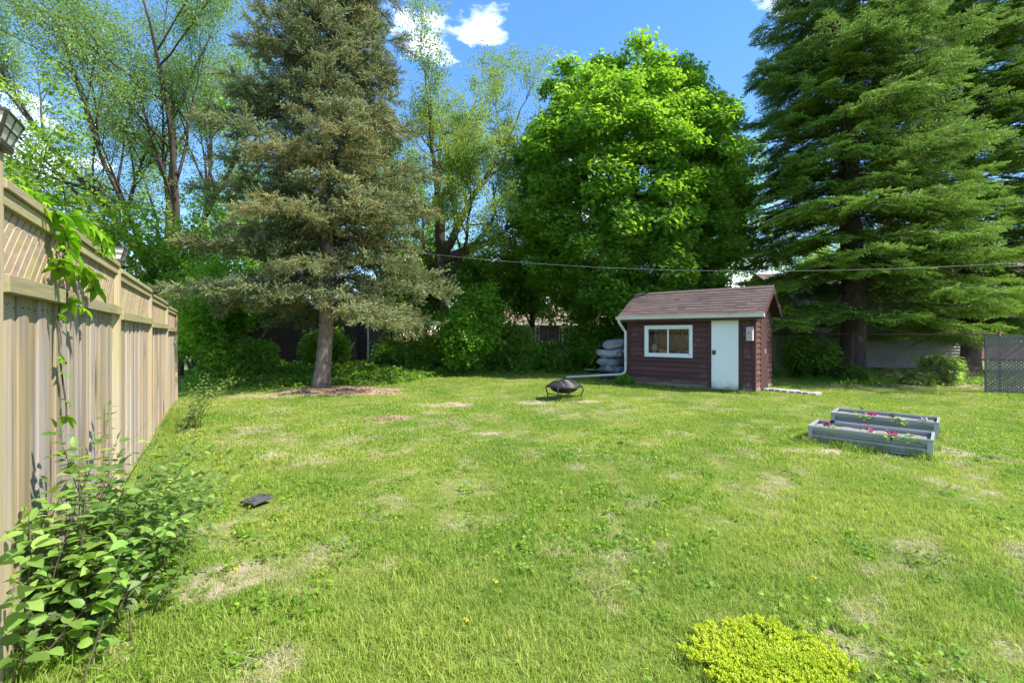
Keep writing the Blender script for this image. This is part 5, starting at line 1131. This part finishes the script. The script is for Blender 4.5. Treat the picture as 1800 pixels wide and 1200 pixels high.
# dry stalks on the bare soil at right
rng = np.random.default_rng(77)
for (x, y, lab, k0) in ((11.75, 13.9, 'clump of dry straw coloured stalks right of the big spruce trunk', 26), (13.3, 13.4, 'bare pale twiggy stalks beside the lattice screen', 12)):
    t = thing('dry_stalks', lab, 'plant', (x, y, 0)); g = MB()
    for i in range(k0):
        a_ = rng.uniform(0, 6.28); pts, _ = wander((rng.normal(0, .12), rng.normal(0, .1), 0), (math.cos(a_) * .35, math.sin(a_) * .3, 1), rng.uniform(.4, 1.1), 6, rng, .2, -.5); g.tube(pts, [.008 - .001 * j for j in range(7)], 4, False)
        for q in pts[2::2]: pp, _ = wander(q, Vector(rng.normal(0, 1, 3)), rng.uniform(.1, .3), 3, rng, .3); g.tube(pp, .0035, 3, False)
    o = g.build('stalks', M['twig_pale'], t); o['kind'] = 'stuff'

# ------------------------------------------------------------------ ground cover, litter, sedum, grass (uncountable)
rng = np.random.default_rng(900)
gc_cl = [cluster('cover_leaves_a', M['leaf_dark'], L_ovate(.36), 14, .16, .10, 21, .7, 28), cluster('cover_leaves_b', M['leaf_bright'], L_ovate(.34), 14, .16, .09, 22, .7, 28)]
def region(n, f, x0, x1, y0, y1):
    x = rng.uniform(x0, x1, n); y = rng.uniform(y0, y1, n); k = f(x, y); return x[k], y[k]
def front(x):     # front edge of the ground cover
    return np.interp(x, [-14, -9.5, -8, -6.3, -5.9, -3.6, -2.8, -1, 1, 3, 5], [9.5, 11.2, 11.3, 11.8, 12.4, 12.9, 15.0, 16.2, 16.6, 16.7, 16.6])
x, y = region(9500, lambda x, y: (y > front(x) + .5 * (vn(x, y, .6, 4) - .5)) & (x > fence_x(y) + .1) & ~in_rect(x, y, P0, U, V2, SH_L, SH_D, .3) & (rng.random(len(x)) < .35 + .65 * np.clip((y - front(x)) / 1.2, 0, 1)), -13, 5.2, 9.5, 18.6)
hgt = np.clip((y - front(x)) * .11, 0, .30) * (.5 + vn(x, y, .7, 6)); tint = np.clip(fbm(x, y, 1.1, 9) + rng.normal(0, .2, len(x)), 0, 1)
P = np.stack([x, y, .03 + hgt * rng.random(len(x)) ** .5], 1); Rt = np.stack([rng.normal(0, .25, len(x)), rng.normal(0, .25, len(x)), rng.uniform(0, 6.28, len(x))], 1)
scatter('ground_cover', P, Rt, rng.uniform(.8, 1.5, len(x)), gc_cl, None, tint, vid=(vn(x, y, 1.2, 14) + rng.normal(0, .18, len(x)) > .56).astype(int))
# ivy on the picket fence and weeds on the soil at right
x, y = region(700, lambda x, y: np.ones(len(x), bool), 9.3, 16.5, 12.6, 17.8); scatter('weeds', np.stack([x, y, rng.uniform(.02, .12, len(x))], 1), np.stack([rng.normal(0, .3, len(x)), rng.normal(0, .3, len(x)), rng.uniform(0, 6.28, len(x))], 1), rng.uniform(.5, 1.0, len(x)), gc_cl, None, None, vid=np.zeros(len(x)))
# dead leaves
dl = [cluster('dead_leaves_a', M['dead_leaf'], L_simple(), 16, .11, .045, 31, .12, 25), cluster('dead_leaves_b', M['dead_leaf'], L_ovate(.3), 12, .10, .05, 32, .12, 25)]
x, y = region(7000, lambda x, y: in_ell(x, y, *MULCH) | in_ell(x, y, *LITTER) | (in_ell(x, y, *BARE[0]) & (rng.random(len(x)) < .12)) | (in_ell(x, y, *BARE[7], ) & (rng.random(len(x)) < .25)), -7, 14.5, 7, 13.6)
scatter('dead_leaves', np.stack([x, y, gz(x, y) + .008], 1), np.stack([rng.normal(0, .1, len(x)), rng.normal(0, .1, len(x)), rng.uniform(0, 6.28, len(x))], 1), rng.uniform(.7, 1.3, len(x)), dl)
# sedum mat
sd_ = []
for s in (41, 42):
    V = []; Fc = []; lv = []; r = np.random.default_rng(s)
    for i in range(22):
        px_, py_ = r.normal(0, .028, 2); h = r.uniform(.025, .055)
        for j in range(9):
            a_ = j * 2.4; z = h * (.45 + .6 * j / 9); rr = .010 * (1.1 - j / 12); b_ = len(V); c_, s_ = math.cos(a_), math.sin(a_); o_ = np.array([px_, py_, z])
            V += [tuple(o_), tuple(o_ + [c_ * rr - s_ * .005, s_ * rr + c_ * .005, .004]), tuple(o_ + [c_ * rr * 1.6, s_ * rr * 1.6, .009]), tuple(o_ + [c_ * rr + s_ * .005, s_ * rr - c_ * .005, .004])]; Fc.append((b_, b_ + 3, b_ + 2, b_ + 1)); lv += [r.random()] * 4
    sd_.append(proto('sedum_tuft_%d' % s, V, Fc, M['sedum'], lv))
x, y = region(4800, lambda x, y: ((((x - SEDUM[0][0]) / SEDUM[1]) ** 2 + ((y - SEDUM[0][1]) / SEDUM[2]) ** 2) < .75 + 1.5 * (vn(x, y, .16, 12) - .35) + .5 * (vn(x, y, .05, 13) - .5)) & (rng.random(len(x)) < 1.05 - .9 * np.hypot((x - SEDUM[0][0]) / SEDUM[1], (y - SEDUM[0][1]) / SEDUM[2])), .4, 2, 1.4, 2.6)
scatter('yellow_stonecrop', np.stack([x, y, gz(x, y) + .0 + .015 * vn(x, y, .1, 3)], 1), np.stack([rng.normal(0, .15, len(x)), rng.normal(0, .15, len(x)), rng.uniform(0, 6.28, len(x))], 1), rng.uniform(.4, .85, len(x)), sd_, None, np.clip(fbm(x, y, .3, 4) + rng.normal(0, .2, len(x)), 0, 1))
# grass
def tuft(name, m, seed, nb, h, rad, lean, w):
    r = np.random.default_rng(seed); V = []; Fc = []; lv = []
    for i in range(nb):
        px_, py_ = r.normal(0, rad, 2); a_ = r.uniform(0, 6.28); ln = abs(r.normal(lean, lean * .6)); L = h * r.uniform(.55, 1.2); ww = w * r.uniform(.7, 1.2); c_, s_ = math.cos(a_), math.sin(a_); b_ = len(V); yaw2 = a_ + 1.57 + r.normal(0, .5); wx, wy = math.cos(yaw2) * ww, math.sin(yaw2) * ww
        for t_, k in ((0, 1), (.5, .85), (1, 0)):
            ox = c_ * L * ln * t_ ** 1.7; oy = s_ * L * ln * t_ ** 1.7; z = L * t_ * (1 - .35 * min(1.3, ln) * t_)
            if k: V += [(px_ + ox - wx * k, py_ + oy - wy * k, z), (px_ + ox + wx * k, py_ + oy + wy * k, z)]
            else: V.append((px_ + ox, py_ + oy, z))
        Fc += [(b_, b_ + 1, b_ + 3, b_ + 2), (b_ + 2, b_ + 3, b_ + 4)]; lv += [r.random()] * 5
    return proto(name, V, Fc, m, lv)
g_t = [tuft('grass_tuft_%d' % i, M['grass'], 60 + i, 22, .058, .035, .55, .0021) for i in range(5)]
g_far = [tuft('grass_clump_%d' % i, M['grass'], 70 + i, 26, .055, .06, .5, .0045) for i in range(4)]
g_tall = [tuft('tall_grass_%d' % i, M['grass'], 80 + i, 26, .12, .03, .5, .0024) for i in range(3)]
s_t = [tuft('straw_tuft_%d' % i, M['straw'], 90 + i, 34, .05, .055, 1.9, .0013) for i in range(4)]
PL_SET = ((PL_A, PL_B))
def lawn_ok(x, y):
    k = (x > fence_x(y) + .08) & ~in_rect(x, y, P0, U, V2, SH_L, SH_D, .0) & ~in_ell(x, y, *MULCH) & ~(((((x - SEDUM[0][0]) / SEDUM[1]) ** 2 + ((y - SEDUM[0][1]) / SEDUM[2]) ** 2) < .5 + 1.5 * (vn(x, y, .16, 12) - .35)) & (rng.random(len(x)) < .25)) & (y < front(x) + .6)
    for q in PL_SET: k &= ~in_rect(x, y, q, Pu, Pv, PL_L, PL_D, .03)
    k &= ~(((x - DRAIN.x) ** 2 + (y - DRAIN.y) ** 2) < .15 ** 2)
    c_, s_ = pdir.x, pdir.y; k &= ~in_rect(x, y, pa, pdir, pn, pl, .33, -.02)
    return k
def band(y0, y1, dens, xr=1.3, xmax=19):
    A = xr * (y1 * y1 - y0 * y0) + 2 * (y1 - y0); n = int(A * dens); y = np.sqrt(rng.uniform((xr * y0 + 1) ** 2, (xr * y1 + 1) ** 2, n)); y = (y - 1) / xr; x = rng.uniform(-1, 1, n) * (xr * y + 1); k = lawn_ok(x, y) & (x < xmax); return x[k], y[k]
def grass(name, bands, protos, sc, keep, lift=0.0):
    X = []; Y = []; F = []
    for b in bands: x, y = band(*b[:3]); X.append(x); Y.append(y); F.append(np.full(len(x), b[3]))
    x = np.concatenate(X); y = np.concatenate(Y); f = np.concatenate(F); d = dryness(x, y); bb = bare(x, y) | in_ell(x, y, *LITTER); k = keep(x, y, d, bb); x, y, f, d = x[k], y[k], f[k], d[k]
    n = len(x); tint = np.clip(fbm(x, y, .9, 61) * 1.3 - .25 + .5 * d + rng.normal(0, .14, n), 0, 1); t2 = np.clip(d * .9 - .1 + rng.normal(0, .14, n), 0, 1)
    hh = .55 + .5 * vn(x, y, .5, 71) - .25 * d
    scatter(name, np.stack([x, y, gz(x, y) - .014 + lift], 1), np.stack([rng.normal(0, .12, n), rng.normal(0, .12, n), rng.uniform(0, 6.283, n)], 1), rng.uniform(*sc, n) * f * hh, protos, None, tint, t2); return n
n1 = grass('lawn_grass', ((1.2, 3, 760, 1.0), (3, 5, 520, 1.05)), g_t, (.75, 1.2), lambda x, y, d, b: (rng.random(len(x)) > d * .45) & (~b | (rng.random(len(x)) < .32)))
n2 = grass('distant_lawn_grass', ((5, 8, 250, .95), (8, 12, 170, 1.0), (12, 17.5, 95, 1.1)), g_far, (.75, 1.2), lambda x, y, d, b: (rng.random(len(x)) > d * .4) & (~b | (rng.random(len(x)) < .34)))
n3 = grass('grass_tussocks', ((1.4, 4, 50, .9), (4, 9, 22, 1.0), (9, 13, 6, 1.0)), g_tall, (.55, .95), lambda x, y, d, b: (fbm(x, y, .55, 63) > .6) & (d < .35) & ~b)
n4 = grass('dry_clippings', ((1.3, 4, 420, 1.0), (4, 9, 170, 1.2), (9, 12, 60, 1.3)), s_t, (.6, 1.15), lambda x, y, d, b: (rng.random(len(x)) < np.clip(d - .22, 0, 1) * 1.5), .012)
# taller grass along the fence foot and round the fire pit and planters
X = []; Y = []
for i in range(900):
    yy = rng.uniform(1.4, 8.5); X.append(fence_x(yy) + .06 + abs(rng.normal(0, .12))); Y.append(yy)
for i in range(110):
    a_ = rng.uniform(0, 6.28); r_ = rng.uniform(.05, .35); X.append(fpc.x + math.cos(a_) * r_ * 1.1); Y.append(fpc.y + math.sin(a_) * r_ * .9 - .1)
for org in PL_SET:
    for i in range(90): p = org + Pu * rng.uniform(-.05, PL_L + .08) + Pv * rng.choice([-.05, PL_D + .06]) + Vector((rng.normal(0, .03), rng.normal(0, .03), 0)); X.append(p.x); Y.append(p.y)
for i in range(240):
    p = P0 + U * rng.uniform(-.1, SH_L + .1) - V2 * abs(rng.normal(.03, .05)); X.append(p.x); Y.append(p.y)
X = np.array(X); Y = np.array(Y); n = len(X)
scatter('edge_grass', np.stack([X, Y, gz(X, Y) - .01], 1), np.stack([rng.normal(0, .15, n), rng.normal(0, .15, n), rng.uniform(0, 6.28, n)], 1), rng.uniform(.55, 1.3, n), g_tall, None, np.clip(rng.normal(.35, .25, n), 0, 1), np.clip(rng.normal(-.1, .3, n), 0, 1))
# broad leaved weeds and clover in the lawn
cv = [cluster('clover_a', M['clover'], L_ovate(.42, .02, .1), 18, .065, .022, 51, .25, 22), cluster('clover_b', M['clover'], L_ovate(.34, .03, .15), 14, .07, .030, 52, .3, 25)]
x, y = band(1.3, 7, 65); d = dryness(x, y); pr = np.clip(fbm(x, y, .8, 91) - .45, 0, 1) * 4 + .5 * ((x < -1.0) & (y < 4.5)) ; k = (rng.random(len(x)) < pr) & (d < .6); x, y = x[k], y[k]; n = len(x)
scatter('clover', np.stack([x, y, gz(x, y) + .016], 1), np.stack([rng.normal(0, .2, n), rng.normal(0, .2, n), rng.uniform(0, 6.28, n)], 1), rng.uniform(.7, 1.3, n), cv)
# a few dandelions and fallen white petals
M['dandelion'] = leafmat('dandelion', (.75, .55, .02), (.8, .62, .03), .1, None, .6); ddl = [cluster('dandelion_head', M['dandelion'], L_simple(), 22, .012, .022, 61, .5, 20)]
x, y = band(1.6, 6, .3); n = len(x); scatter('dandelion_blooms', np.stack([x, y, gz(x, y) + .06], 1), np.zeros((n, 3)), rng.uniform(.4, .7, n), ddl)
M['petal_litter'] = leafmat('petal_litter', (.7, .7, .66), (.75, .7, .68), .1, None, .6); ptl = [cluster('fallen_petals', M['petal_litter'], L_simple(), 3, .03, .03, 62, .3, 20)]
x, y = band(3, 11, .5); n = len(x); scatter('white_petals', np.stack([x, y, gz(x, y) + .05], 1), np.stack([rng.normal(0, .4, n), rng.normal(0, .4, n), rng.uniform(0, 6.28, n)], 1), rng.uniform(.35, .7, n), ptl)
print('COUNTS', NB, NG, n1, n2, n3, n4)
